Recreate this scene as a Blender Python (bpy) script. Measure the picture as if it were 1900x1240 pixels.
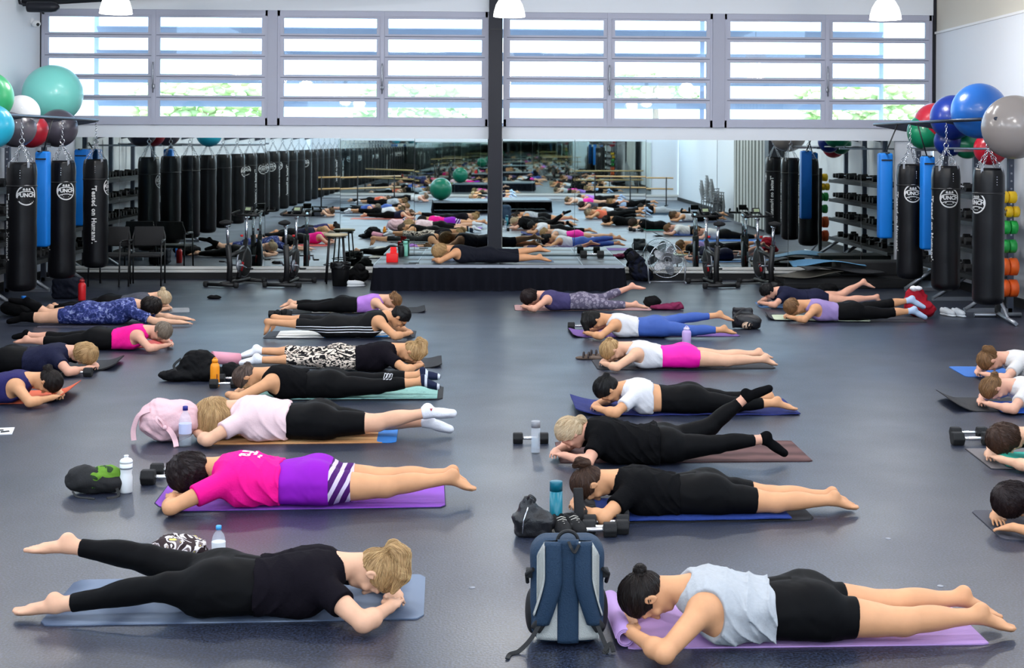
import bpy, bmesh, math, random
import numpy as np
from mathutils import Vector, Matrix
for o in list(bpy.data.objects): bpy.data.objects.remove(o)
scene = bpy.context.scene
COL = scene.collection
R = math.radians
# ------------------------------------------------------------ camera, light, exposure
F, HY, VX, H = 2630.0, 265.0, 915.0, 2.17          # focal length in px of a 1900 px wide frame, horizon row, vanishing column, lens height
YAW, ROLL = R(1.95), R(0.266)
PPX = VX + F * math.tan(YAW)
cam_d = bpy.data.cameras.new('camera'); cam = bpy.data.objects.new('camera', cam_d); COL.objects.link(cam)
cam_d.sensor_fit = 'HORIZONTAL'; cam_d.sensor_width = 36.0; cam_d.lens = F / 1900 * 36
cam_d.shift_y = (HY - 620) / 1900; cam_d.shift_x = (950 - PPX) / 1900
cam.matrix_world = Matrix.Translation((0, 0, H)) @ Matrix.Rotation(-YAW, 4, 'Z') @ Matrix.Rotation(R(90), 4, 'X') @ Matrix.Rotation(ROLL, 4, 'Z')
cam_d.clip_end = 300
scene.camera = cam
CR = np.array(cam.matrix_world.to_3x3())
def ray(px, py):
    d = CR @ np.array([(px - PPX) / F, -(py - HY) / F, -1.0])
    return d / d[1]                                   # scaled so that world depth (Y) grows by one
def at(px, py, Y):                                     # the point at depth Y that the photo shows at this pixel
    d = ray(px, py); return np.array([d[0] * Y, Y, H + d[2] * Y])
def atz(px, py, z=0.0):                                # the point at height z
    d = ray(px, py); Y = (z - H) / d[2]; return np.array([d[0] * Y, Y, z])
vs = scene.view_settings
vs.view_transform = 'Standard'; vs.look = 'None'; vs.gamma = 1; vs.use_curve_mapping = False; vs.exposure = 0.0
scene.cycles.max_bounces = 9; scene.cycles.diffuse_bounces = 3; scene.cycles.glossy_bounces = 6
scene.cycles.transmission_bounces = 6; scene.cycles.transparent_max_bounces = 8
scene.cycles.caustics_reflective = False; scene.cycles.caustics_refractive = False
scene.cycles.sample_clamp_indirect = 4.0
scene.cycles.use_denoising = True
try: scene.cycles.denoiser = 'OPENIMAGEDENOISE'
except Exception: pass
w = bpy.data.worlds.new('sky'); scene.world = w; w.use_nodes = True
w.node_tree.nodes['Background'].inputs[0].default_value = (0.54, 0.76, 1.0, 1)
w.node_tree.nodes['Background'].inputs[1].default_value = 5.8

YW, YB, ZC = 22.5, -9.5, 5.6; XL, XR = float(at(77, 130, YW)[0]), float(at(1733, 130, YW)[0])     # room: left wall, right wall, mirror wall, rear wall, ceiling
def area(name, loc, size, power, rot=(0, 0, 0), col=(1, 1, 1), shape='DISK', size_y=None, spread=180):
    l = bpy.data.lights.new(name, 'AREA'); l.energy = power; l.shape = shape; l.size = size; l.color = col
    if size_y: l.size_y = size_y
    l.spread = R(spread)
    o = bpy.data.objects.new(name, l); COL.objects.link(o); o.location = loc; o.rotation_euler = rot
    return o
sun = bpy.data.lights.new('sun', 'SUN'); sun.energy = 9; sun.angle = R(1.5); suno = bpy.data.objects.new('sun', sun); COL.objects.link(suno); suno.rotation_euler = (R(24), R(10), 0)   # high sun, reaches only the yard outside
# LAMPS (their positions; each lamp's own light is made in its builder): the light of the pendant lamps and of the added fill panels under the ceiling is made with them further down
# ------------------------------------------------------------ materials
MATS = {}
def lin(c):
    return tuple((x / 12.92 if x <= 0.04045 else ((x + 0.055) / 1.055) ** 2.4) for x in [v / 255 for v in c])
def mat(name, rgb, rough=0.6, metal=0.0, bump=0, bscale=200, var=0, vscale=8, vcol=None, emis=None, coat=0, spec=0.5, sheen=0, stretch=None, trans=0, ior=1.45, alpha=1):
    if name in MATS: return MATS[name]
    m = bpy.data.materials.new(name); m.use_nodes = True; MATS[name] = m
    nt = m.node_tree; b = nt.nodes['Principled BSDF']; c = lin(rgb)
    b.inputs['Base Color'].default_value = (*c, 1); b.inputs['Roughness'].default_value = rough; b.inputs['Metallic'].default_value = metal
    b.inputs['Specular IOR Level'].default_value = spec; b.inputs['Coat Weight'].default_value = coat
    b.inputs['Sheen Weight'].default_value = sheen; b.inputs['Transmission Weight'].default_value = trans; b.inputs['IOR'].default_value = ior
    b.inputs['Alpha'].default_value = alpha
    if emis: b.inputs['Emission Color'].default_value = (*lin(emis[0]), 1); b.inputs['Emission Strength'].default_value = emis[1]
    if bump or var:
        tc = nt.nodes.new('ShaderNodeTexCoord'); mp = nt.nodes.new('ShaderNodeMapping')
        nt.links.new(tc.outputs['Object'], mp.inputs[0])
        if stretch: mp.inputs['Scale'].default_value = stretch
        if var:
            n = nt.nodes.new('ShaderNodeTexNoise'); n.inputs['Scale'].default_value = vscale; n.inputs['Detail'].default_value = 4
            r = nt.nodes.new('ShaderNodeValToRGB'); nt.links.new(mp.outputs[0], n.inputs[0]); nt.links.new(n.outputs[0], r.inputs[0])
            r.color_ramp.elements[0].position = 0.35; r.color_ramp.elements[1].position = 0.65
            c2 = lin(vcol) if vcol else tuple(x * (1 - var) for x in c)
            r.color_ramp.elements[0].color = (*c2, 1); r.color_ramp.elements[1].color = (*c, 1)
            nt.links.new(r.outputs[0], b.inputs['Base Color'])
        if bump:
            n = nt.nodes.new('ShaderNodeTexNoise'); n.inputs['Scale'].default_value = bscale; n.inputs['Detail'].default_value = 3
            bp = nt.nodes.new('ShaderNodeBump'); bp.inputs['Strength'].default_value = bump; bp.inputs['Distance'].default_value = 0.01
            nt.links.new(mp.outputs[0], n.inputs[0]); nt.links.new(n.outputs[0], bp.inputs['Height']); nt.links.new(bp.outputs[0], b.inputs['Normal'])
    return m
# ------------------------------------------------------------ objects
def tag(o, label=None, cat=None, group=None, kind=None):
    if label: o['label'] = label
    if cat: o['category'] = cat
    if group: o['group'] = group
    if kind: o['kind'] = kind
    return o
def empty(name, loc, rz=0):
    o = bpy.data.objects.new(name, None); COL.objects.link(o); o.location = loc; o.rotation_euler = (0, 0, rz); o.empty_display_size = 0.1
    return o
def np_obj(name, verts, quads, m, parent=None, smooth=True):
    me = bpy.data.meshes.new(name); nv, nq = len(verts), len(quads); k = quads.shape[1] if nq else 4
    me.vertices.add(nv); me.vertices.foreach_set('co', np.asarray(verts, np.float32).ravel())
    me.loops.add(nq * k); me.loops.foreach_set('vertex_index', np.asarray(quads, np.int32).ravel())
    me.polygons.add(nq); me.polygons.foreach_set('loop_start', np.arange(0, nq * k, k, dtype=np.int32))
    me.polygons.foreach_set('loop_total', np.full(nq, k, np.int32))
    me.polygons.foreach_set('use_smooth', np.full(nq, smooth, bool))
    me.update(calc_edges=True); me.validate()
    if m: me.materials.append(m)
    o = bpy.data.objects.new(name, me); COL.objects.link(o)
    if parent: o.parent = parent
    return o
class MB:
    """collects shapes and links them as one mesh object"""
    def __init__(s): s.bm = bmesh.new()
    def _new(s, fn, smooth=False):
        n0 = len(s.bm.verts); f0 = len(s.bm.faces); fn(); s.bm.verts.ensure_lookup_table(); s.bm.faces.ensure_lookup_table()
        vsn = s.bm.verts[n0:]
        for f in s.bm.faces[f0:]: f.smooth = smooth
        return vsn
    def box(s, c, d, rot=None, bev=0, seg=2):
        b2 = bmesh.new(); bmesh.ops.create_cube(b2, size=1)
        for v in b2.verts: v.co = Vector((v.co.x * d[0], v.co.y * d[1], v.co.z * d[2]))
        if bev: bmesh.ops.bevel(b2, geom=b2.edges[:] , offset=bev, segments=seg, affect='EDGES', profile=0.5)
        M = Matrix.Translation(c)
        if rot is not None:
            M = M @ (rot if isinstance(rot, Matrix) else (Matrix.Rotation(rot[2], 4, 'Z') @ Matrix.Rotation(rot[1], 4, 'Y') @ Matrix.Rotation(rot[0], 4, 'X')))
        b2.transform(M); s.merge(b2, bool(bev)); return s
    def merge(s, b2, smooth=False):
        for f in b2.faces: f.smooth = smooth
        me = bpy.data.meshes.new('t'); b2.to_mesh(me); b2.free(); s.bm.from_mesh(me); bpy.data.meshes.remove(me)
    def tube(s, pts, r, n=10, cap=True):
        pts = [Vector(p) for p in pts]; rs = r if isinstance(r, (list, tuple)) else [r] * len(pts)
        rings = []; prev = None
        for i, p in enumerate(pts):
            t = (pts[min(i + 1, len(pts) - 1)] - pts[max(i - 1, 0)]).normalized()
            if prev is None:
                a = Vector((0, 0, 1)) if abs(t.z) < 0.9 else Vector((1, 0, 0)); u = t.cross(a).normalized()
            else: u = (prev - t * prev.dot(t)).normalized()
            prev = u; v2 = t.cross(u)
            rings.append([s.bm.verts.new(p + (u * math.cos(2 * math.pi * k / n) + v2 * math.sin(2 * math.pi * k / n)) * rs[i]) for k in range(n)])
        for a, b in zip(rings, rings[1:]):
            for k in range(n):
                f = s.bm.faces.new((a[k], a[(k + 1) % n], b[(k + 1) % n], b[k])); f.smooth = True
        if cap:
            s.bm.faces.new(rings[0][::-1]); s.bm.faces.new(rings[-1])
        return s
    def lathe(s, prof, c=(0, 0, 0), n=24, axis='Z', M=None, wob=None):
        M = M or {'Z': Matrix(), 'X': Matrix.Rotation(R(90), 4, 'Y'), 'Y': Matrix.Rotation(R(-90), 4, 'X')}[axis]
        rings = []
        for r, z in prof:
            if r < 1e-6: rings.append([s.bm.verts.new(Vector(c) + M @ Vector((0, 0, z)))])
            else: rings.append([s.bm.verts.new(Vector(c) + M @ Vector((r * (1 + (wob(2 * math.pi * k / n, z) if wob else 0)) * math.cos(2 * math.pi * k / n), r * (1 + (wob(2 * math.pi * k / n, z) if wob else 0)) * math.sin(2 * math.pi * k / n), z))) for k in range(n)])
        for a, b in zip(rings, rings[1:]):
            for k in range(n):
                q = [a[k % len(a)], a[(k + 1) % len(a)], b[(k + 1) % len(b)], b[k % len(b)]]
                q = [v for i, v in enumerate(q) if v not in q[:i]]
                if len(q) > 2:
                    try: s.bm.faces.new(q).smooth = True
                    except ValueError: pass
        for rg in (rings[0], rings[-1]):
            if len(rg) > 2:
                try: s.bm.faces.new(rg)
                except ValueError: pass
        return s
    def ball(s, c, r, seg=24, sc=(1, 1, 1), rot=None):
        b2 = bmesh.new(); bmesh.ops.create_uvsphere(b2, u_segments=seg, v_segments=max(6, seg * 2 // 3), radius=r)
        M = Matrix.Translation(c) @ (rot or Matrix()) @ Matrix.Diagonal((*sc, 1)); b2.transform(M); s.merge(b2, True); return s
    def torus(s, c, Rr, r, M=None, n=24, k=8, arc=2 * math.pi):
        M = M or Matrix(); pts = [Vector(c) + (M.to_3x3() @ Vector((Rr * math.cos(a), Rr * math.sin(a), 0))) for a in [arc * i / n for i in range(n + 1)]]
        s.tube(pts, r, k, cap=arc < 6.28); return s
    def prism(s, pts, z0, z1, M=None):
        M = M or Matrix(); a = [s.bm.verts.new(M @ Vector((x, y, z0))) for x, y in pts]; b = [s.bm.verts.new(M @ Vector((x, y, z1))) for x, y in pts]
        n = len(pts)
        for i in range(n): s.bm.faces.new((a[i], a[(i + 1) % n], b[(i + 1) % n], b[i]))
        s.bm.faces.new(a[::-1]); s.bm.faces.new(b); return s
    def build(s, name, m, parent=None, recalc=True):
        if recalc: bmesh.ops.recalc_face_normals(s.bm, faces=s.bm.faces[:])
        me = bpy.data.meshes.new(name); s.bm.to_mesh(me); s.bm.free()
        if m: me.materials.append(m)
        o = bpy.data.objects.new(name, me); COL.objects.link(o)
        if parent: o.parent = parent
        return o
def copy_tree(o, parent=None):
    c = o.copy(); COL.objects.link(c); c.parent = parent
    for ch in list(o.children): copy_tree(ch, c)
    return c
def text_mesh(txt, size, bold=0.0, space=1.0, align='CENTER'):
    cu = bpy.data.curves.new('t', 'FONT'); cu.body = txt; cu.size = size; cu.align_x = align; cu.align_y = 'CENTER'; cu.offset = bold; cu.space_character = space
    cu.resolution_u = 2; cu.extrude = 0.0006
    o = bpy.data.objects.new('t', cu); COL.objects.link(o)
    me = bpy.data.meshes.new_from_object(o.evaluated_get(bpy.context.evaluated_depsgraph_get()))
    bpy.data.objects.remove(o); bpy.data.curves.remove(cu)
    return me
# ------------------------------------------------------------ implicit surfaces -> meshes
def smin(a, b, k):
    h = np.clip(0.5 + 0.5 * (b - a) / k, 0, 1); return b + (a - b) * h - k * h * (1 - h)
def smax(a, b, k): return -smin(-a, -b, k)
def rc(p, a, b, ra, rb):
    a = np.asarray(a, float); b = np.asarray(b, float); ab = b - a; q = p - a
    t = np.clip(q @ ab / max(ab @ ab, 1e-9), 0, 1)
    return np.sqrt(((q - t[:, None] * ab) ** 2).sum(1)) - (ra + (rb - ra) * t)
def tpar(p, a, b):
    a = np.asarray(a, float); ab = np.asarray(b, float) - a; return (p - a) @ ab / (ab @ ab)
def ell(p, c, r, ax=None):
    q = p - np.asarray(c, float)
    if ax is not None: q = q @ np.asarray(ax).T
    r = np.asarray(r, float); k0 = np.sqrt(((q / r) ** 2).sum(1)) + 1e-9; k1 = np.sqrt(((q / (r * r)) ** 2).sum(1)) + 1e-9
    return k0 * (k0 - 1) / k1
def surface(fields, lo, hi, h, margin=0.0):
    """fields(P) -> dict of distances; meshes each one on a sparse grid of step h"""
    lo = np.asarray(lo, float); hi = np.asarray(hi, float); BS = 4
    nb = np.ceil((hi - lo) / (h * BS)).astype(int) + 1; N = nb * BS + 1
    g = np.stack(np.meshgrid(*[np.arange(n) for n in nb], indexing='ij'), -1).reshape(-1, 3)
    c = lo + (g + 0.5) * BS * h
    d = fields(c, False); keep = np.zeros(len(g), bool); lim = BS * h * 0.87 * 1.25 + margin
    for v in d.values(): keep |= np.abs(v) < lim
    g = g[keep] * BS
    off = np.stack(np.meshgrid(*[np.arange(BS)] * 3, indexing='ij'), -1).reshape(-1, 3)
    cells = (g[:, None] + off[None]).reshape(-1, 3)
    st = np.array([N[1] * N[2], N[2], 1], np.int64)
    cid = cells @ st
    co = np.array([[i, j, k] for i in (0, 1) for j in (0, 1) for k in (0, 1)]); cof = co @ st
    pid = np.unique((cid[:, None] + cof[None]).ravel())
    pc = np.stack([pid // st[0], (pid % st[0]) // st[1], pid % st[1]], 1)
    vals = fields(lo + pc * h, False)
    ci = np.searchsorted(pid, cid[:, None] + cof[None])
    edges = [(a, b) for a in range(8) for b in range(a + 1, 8) if (co[a] != co[b]).sum() == 1]
    out = {}
    for name, V in vals.items():
        v = V[ci]; ins = v < 0; act = ins.any(1) & ~ins.all(1)
        if act.sum() < 8: continue
        va = v[act]; ca = cells[act]; ids = cid[act]
        o = np.argsort(ids); va, ca, ids = va[o], ca[o], ids[o]
        acc = np.zeros((len(ids), 3)); cnt = np.zeros(len(ids))
        for a, b in edges:
            x = (va[:, a] < 0) != (va[:, b] < 0)
            t = np.where(x, va[:, a] / np.where(x, va[:, a] - va[:, b], 1), 0)
            acc += np.where(x[:, None], co[a] + t[:, None] * (co[b] - co[a]), 0); cnt += x
        vert = lo + (ca + acc / cnt[:, None]) * h
        quads = []
        for ax in range(3):
            b = 4 >> ax                                     # corner that lies one step along this axis
            s0 = va[:, 0] < 0; s1 = va[:, b] < 0; m = s0 != s1
            u, w2 = [(1, 2), (2, 0), (0, 1)][ax]
            base = ids[m]; q = [base, base - st[u], base - st[u] - st[w2], base - st[w2]]
            idx = [np.searchsorted(ids, x) for x in q]; ok = np.ones(len(base), bool)
            for x, i in zip(q, idx): ok &= (i < len(ids)) & (ids[np.minimum(i, len(ids) - 1)] == x)
            qq = np.stack(idx, 1)[ok]; fl = s0[m][ok]
            qq[~fl] = qq[~fl][:, ::-1]; quads.append(qq)
        out[name] = (vert, np.concatenate(quads))
    return out
_rs = np.random.RandomState(5); _WD = _rs.normal(size=(7, 3)); _WP = _rs.uniform(0, 6.28, 7)
def wrinkle(P, f=1.0, seed=0, st=(1, 1, 1)):
    q = P * np.asarray(st) * f; q = q + 0.035 * np.sin(q[:, [1, 2, 0]] * 23 + seed) ; r = 0
    for i in range(7): r = r + np.sin(q @ _WD[i] * (26 + 9 * i) + _WP[i] + seed * 1.7) / (1 + 0.25 * i)
    return r / 4
def vnormals(v, q):
    a, b, c = v[q[:, 0]], v[q[:, 1]], v[q[:, 2]]; fn = np.cross(b - a, c - a); n = np.zeros_like(v)
    for k in range(q.shape[1]): np.add.at(n, q[:, k], fn)
    return n / (np.linalg.norm(n, axis=1)[:, None] + 1e-12)
def strands(vert, quads, hair, toQ, fromQdir, n, rad, seed, down):
    """thin tapered strands combed over the hair volume towards the knot, or away from the crown"""
    from mathutils.kdtree import KDTree
    N_ = vnormals(vert, quads); kd = KDTree(len(vert))
    for i, v in enumerate(vert): kd.insert(v, i)
    kd.balance(); rs = np.random.RandomState(seed); idx = rs.randint(0, len(vert), n); P = vert[idx].copy(); Nn = N_[idx]; pts = []; ln = rs.uniform(.006, .010, n)[:, None] * hair.get('sl', 1.0)
    ch = [np.array(c) for c in hair['chain']] if hair.get('chain') else None
    g = ch[0] if ch is not None else np.array(hair.get('at', (0, -.11, .05)))
    loose = hair['style'] in ('short', 'full', 'long'); wh = np.array([0, -.075, .06]); jit = rs.normal(0, .16, (n, 3))
    if loose: jit *= 2.2
    for step in range(9):
        off = .0006 + .0016 * math.sin(math.pi * step / 8) * (1.8 if loose else 1); pts.append(P + Nn * off)
        Q = toQ(P)
        if loose: D = Q - wh; D /= np.linalg.norm(D, axis=1)[:, None] + 1e-6
        else:
            D = g - Q; dist = np.linalg.norm(D, axis=1)[:, None]; D = D / (dist + 1e-6)
            if ch is None: D = np.where(dist < .036, np.cross(D, [0, 1, .3]), D)
        if ch is not None:
            best = np.full(n, 9.)
            for a, b in zip(ch, ch[1:]):
                ab = b - a; t = np.clip((Q - a) @ ab / (ab @ ab), 0, 1); dd = np.linalg.norm(Q - a - t[:, None] * ab, axis=1); m = (dd < best) & (dd < .048); D[m] = ab / np.linalg.norm(ab); best = np.minimum(best, dd)
        W_ = fromQdir(D)
        if down: W_ = W_ * .35 + np.array([0, 0, -1.0])
        W_ = W_ + jit * .5; W_ -= (W_ * Nn).sum(1)[:, None] * Nn; W_ /= np.linalg.norm(W_, axis=1)[:, None] + 1e-9
        P = P + W_ * ln
        r_ = [kd.find(p)[1] for p in P]; Nn = N_[r_]; base = vert[r_]; P = P - ((P - base) * Nn).sum(1)[:, None] * Nn
    pts = np.stack(pts, 1); T_ = np.gradient(pts, axis=1); T_ /= np.linalg.norm(T_, axis=2)[..., None] + 1e-9
    u = np.cross(T_, np.array([.31, .52, .79])); u /= np.linalg.norm(u, axis=2)[..., None] + 1e-9; v = np.cross(T_, u)
    rr = rad * np.sin(np.linspace(.35, math.pi - .1, 9))[None, :, None]
    rings = np.stack([pts + (u * math.cos(a) + v * math.sin(a)) * rr for a in (0, 2.094, 4.189)], 2)    # n,9,3,3
    V = rings.reshape(-1, 3); b = (np.arange(n) * 27)[:, None, None] + (np.arange(8) * 3)[None, :, None] + np.arange(3)[None, None]; b2 = b - np.arange(3) + (np.arange(3) + 1) % 3
    Qd = np.stack([b, b2, b2 + 3, b + 3], -1).reshape(-1, 4); return V, Qd
def folds(P, seed):
    x, y, z = P[:, 0], P[:, 1], P[:, 2]; w_ = .5 * np.sin(y * 9 + seed) + .4 * np.sin(z * 14 + seed * 2)
    a = 1 - np.abs(np.sin(x * 34 + y * 16 + z * 22 + 2.2 * w_ + seed)); b = 1 - np.abs(np.sin(x * 21 - y * 19 + z * 12 + 2.6 * w_ + seed * 1.3))
    return (a ** 2.2 * (.35 + .65 * np.clip((x - .40) / .22, 0, 1)) + .8 * b ** 2.5 * (.4 + .6 * np.sin(x * 9 + seed) ** 2))
# ------------------------------------------------------------ people
TX = np.array([.235, .28, .33, .40, .50, .60, .66, .74, .84, .92, .98, 1.02])
TW = np.array([.045, .085, .155, .180, .172, .155, .154, .172, .188, .178, .130, .07])
TZ = np.array([.190, .178, .150, .133, .124, .115, .110, .115, .118, .110, .100, .10])
TH = np.array([.035, .060, .104, .124, .120, .108, .106, .111, .114, .104, .088, .05])
TPL = dict(head=(.115, 0, .168), neck=(.29, 0, .198), shN=(.345, .16, .15), shF=(.345, -.16, .15),
           elN=(.165, .36, .045), elF=(.165, -.34, .045), wrN=(.04, .15, .050), wrF=(.035, -.13, .035),
           tiN=(.005, -.01, .055), tiF=(.015, .03, .030),
           hiN=(.91, .095, .105), hiF=(.91, -.095, .105), knN=(1.27, .105, .065), knF=(1.27, -.105, .065),
           anN=(1.63, .095, .055), anF=(1.63, -.095, .055), toN=(1.82, .10, .022), toF=(1.82, -.10, .022))
SKIN = {'fair': (226, 174, 143), 'tan': (205, 150, 112), 'pink': (222, 165, 140), 'warm': (214, 156, 114)}
def hand(P, w, ti, up, sgn, fine):
    w, ti = np.array(w), np.array(ti); d = ti - w; L = np.linalg.norm(d); d = d / L; n = np.array(up, float); n -= n @ d * d; n /= np.linalg.norm(n); l = np.cross(n, d) * sgn
    D = ell(P, w + d * .05, (.055, .042, .0185), [d, l, n])
    D = smin(D, rc(P, w, w + d * .03, .025, .024), .02)
    fk = []
    for i, (o, ln, r) in enumerate([(-.030, .064, .0088), (-.010, .076, .0092), (.011, .072, .0090), (.030, .056, .0080)]):
        a = w + d * (.088 - abs(o) * .3) + l * o; m = a + d * ln * .55 + l * o * .15 - n * .002; e = m + d * ln * .42 - n * (.010 + .004 * i)
        fk.append(np.minimum(rc(P, a, m, r, r * .95), rc(P, m, e, r * .95, r * .82)))
    f = fk[0]
    for x in fk[1:]: f = smin(f, x, .002)
    D = smin(D, f, .006)
    a = w + d * .028 - l * .026; m = a + d * .032 - l * .022; e = m + d * .030 - l * .004
    return smin(D, np.minimum(rc(P, a, m, .013, .0105), rc(P, m, e, .0105, .0085)), .010)
def foot(P, A, T, big, kn):
    A, T = np.array(A), np.array(T); d = T - A; L = np.linalg.norm(d); d = d / L
    leg = A - np.array(kn); leg /= np.linalg.norm(leg)
    n = np.array([.6, 0, .8]) + .8 * (leg - leg @ d * d); n -= n @ d * d; n /= np.linalg.norm(n); l = np.cross(n, d); l *= np.sign(l[1]) * big
    D = smin(ell(P, A + n * .030 + d * .004, (.036, .030, .034), [d, l, n]), rc(P, A, A + d * L * .52 + l * .004, .035, .026), .022)
    D = smin(D, ell(P, A + d * (L - .072) + l * .004 - n * .002, (.052, .043, .019), [d, l, n]), .022)
    for i, (o, ln, r) in enumerate([(.028, .040, .0125), (.009, .036, .0088), (-.007, .031, .0084), (-.021, .025, .008), (-.034, .018, .0078)]):
        a = A + d * (L - .052 - abs(o - .01) * .35) + l * o; e = a + d * ln + n * .004
        D = smin(D, rc(P, a, e, r, r * .95), .005)
    return D
def st_long(h_): return h_['style'] == 'long'
def make_person(sp):
    J = {k: np.array(v, float) for k, v in TPL.items()}
    dr = sp['dir']; z0 = sp.get('z0', 0.012)
    yb = sp['yb']; Yc = atz((sp['x0'] + sp['x1']) / 2, yb, z0 + .02)[1] + .17
    # world X of crown and toes at this depth
    Xc = at(sp['x0'], yb, Yc)[0]; Xt = at(sp['x1'], yb, Yc)[0]; S = sp.get('S') or abs(Xt - Xc) / 1.84; S = max(.86, min(1.08, S))
    J0 = Xc; G = sp.get('G', 1.0)
    def loc(px, py, ly):
        w_ = at(px, py, Yc - ly * S); return np.array([dr * (w_[0] - J0) / S, ly, (w_[2] - z0) / S])
    lift = sp.get('lift', 0.0)                              # chest raised off the mat
    for k in ('head', 'neck', 'shN', 'shF'): J[k][2] += lift * (1.25 if k in ('head',) else 1.0)
    for k, v in sp.get('J', {}).items():
        if len(v) == 2: J[k] = loc(v[0], v[1], J[k][1])
        elif v[0] == 'l': J[k] = np.array(v[1:], float)
        else: J[k] = loc(v[0], v[1], v[2])
        if k[:2] in ('kn', 'an', 'to'): J[k][2] = max(J[k][2], {'kn': .055, 'an': .04, 'to': .018}[k[:2]])
    for s_ in 'NF':                                         # keep shins and feet at human lengths
        a, k_, t_ = J['an' + s_], J['kn' + s_], J['to' + s_]
        if 'an' + s_ in sp.get('J', {}) and 'kn' + s_ not in sp.get('J', {}):
            hp = J['hi' + s_]; J['kn' + s_] = np.array([hp[0] + (a[0] - hp[0]) * .5, hp[1] * 1.1, max(.06, hp[2] * .45 + a[2] * .5 - .015)])
        d = J['to' + s_] - J['an' + s_]; n_ = np.linalg.norm(d); J['to' + s_] = J['an' + s_] + d / n_ * min(max(n_, .17), .215)
    al = R(sp.get('tilt', -14)); hy = R(sp.get('hyaw', 0))
    f = np.array([-math.sin(al), 0, -math.cos(al)]); u = np.array([-math.cos(al), 0, math.sin(al)]); s = np.array([0, 1.0, 0])
    f, s = f * math.cos(hy) + s * math.sin(hy), s * math.cos(hy) - f * math.sin(hy)
    HA = np.stack([s, f, u]); hc = J['head']
    hs = sp.get('hs', 1.0)
    top, bot, hair = sp['top'], sp['bot'], sp['hair']
    wseed = sp.get('seed', 1) * 3.1
    def limbs(P, g, off=0.0):
        o = {}
        for s_ in 'NF':
            hi, kn, an = J['hi' + s_], J['kn' + s_], J['an' + s_]
            cd = an - kn; cl = np.linalg.norm(cd); cd = cd / cl; up = np.array([0, 0, 1.0]) - cd[2] * cd; up /= np.linalg.norm(up)
            th = rc(P, hi, kn, .092 * g, .058 * g)
            mid = hi * .6 + kn * .4; th = smin(th, rc(P, mid + [0, 0, .012], mid * .6 + kn * .4 + [0, 0, .004], .066 * g, .058 * g), .03)
            ca = rc(P, kn, an, .052 * g, .033 * (g * .5 + .5))
            cc = kn + cd * cl * .32 + up * .010; ca = smin(ca, ell(P, cc, (.125, .050 * g, .050 * g), [cd, np.cross(up, cd), up]), .03)
            o['leg' + s_] = smin(th, ca, .03) - off; o['th' + s_] = th - off; o['ca' + s_] = ca - off
        return o
    def torso(P, g):
        x = P[:, 0]; w = np.interp(x, TX, TW) * g; zc = np.interp(x, TX, TZ); h_ = np.interp(x, TX, TH) * (g * .6 + .4)
        lf = lift * np.clip((.66 - x) / .36, 0, 1.1) ** 1.6; zc = zc + lf
        zc = zc + (h_ - np.interp(x, TX, TH))
        ay, az = np.abs(P[:, 1] / w), (P[:, 2] - zc) / h_; q = np.where(az > 0, np.sqrt(ay ** 2 + az ** 2 + 1e-9), (ay ** 3.4 + np.abs(az) ** 3.4 + 1e-9) ** (1 / 3.4)); d = (q - 1) * np.minimum(w, h_) * .95
        d = smax(d, np.maximum(.24 - x, x - 1.01), .05)
        back = -np.exp(-(P[:, 1] / .02) ** 2) * np.clip((P[:, 2] - zc) / h_, 0, 1) * .006     # spine furrow
        d = d - back * ((x > .32) & (x < .78))
        for sg in (1, -1):
            d = smin(d, ell(P, (.865, sg * .083 * g, .150 + .012 * (g - 1)), (.125, .092 * g, .090 * g)), .035)
            d = smin(d, ell(P, (.42, sg * .10, .175 + lift * .8), (.09, .065, .068)), .05)
            d = smin(d, ell(P, (.46, sg * .085 * g, .075 + lift * .6), (.085, .08 * g, .07)), .04)
        return d
    def hd(P):
        return (P - hc) @ HA.T / hs
    def fields(P, coarse):
        P = P / S * np.array([dr, -1, 1]); o = {}
        T = torso(P, G); L = limbs(P, G * .5 + .5)
        Q = hd(P)
        skull = ell(Q, (0, -.012, .022), (.074, .092, .095))
        hdd = smin(skull, ell(Q, (0, .022, -.045), (.056, .068, .070)), .03)
        if not coarse:
            hdd = smin(hdd, ell(Q, (0, .068, -.095), (.028, .02, .018)), .025)
            for sg in (1, -1):
                hdd = smax(hdd, -(np.sqrt(((Q - [sg * .032, .098, .008]) ** 2).sum(1)) - .019), .014)
                hdd = smin(hdd, ell(Q, (sg * .031, .070, .006), (.014, .014, .012)), .004)
                hdd = smin(hdd, ell(Q, (sg * .036, .066, -.030), (.024, .018, .018)), .02)
                ear = ell(Q, (sg * .080, -.008, -.012), (.010, .021, .033))
                ear = smax(ear, -ell(Q, (sg * .092, -.004, -.012), (.008, .012, .021)), .004)
                hdd = smin(hdd, ear, .006)
            hdd = smin(hdd, rc(Q, (0, .082, .012), (0, .104, -.030), .009, .012), .012)
            hdd = smin(hdd, ell(Q, (0, .080, -.064), (.022, .012, .007)), .006)
            hdd = smin(hdd, ell(Q, (0, .078, -.075), (.019, .012, .007)), .006)
            hdd = smin(hdd, ell(Q, (0, .074, .030), (.05, .018, .012)), .02)
        hdd = hdd * hs
        nb = hc + HA.T @ np.array([0, -.025, -.07]) * hs
        body = smin(T, rc(P, nb, J['neck'], .052, .062), .035); body = smin(body, hdd, .02)
        res = np.minimum(smin(body, L['legN'], .035), smin(body, L['legF'], .035))
        feet = {}
        for s_ in 'NF':
            if coarse: ft = np.minimum(rc(P, J['an' + s_], J['to' + s_], .058, .045), np.sqrt(((P - J['an' + s_] - [.01, 0, .02]) ** 2).sum(1)) - .06)
            else: ft = foot(P, J['an' + s_], J['to' + s_], -1 if s_ == 'N' else 1, J['kn' + s_])
            feet[s_] = ft; res = np.minimum(res, smin(L['leg' + s_], ft, .02))
        sl = {}
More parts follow.
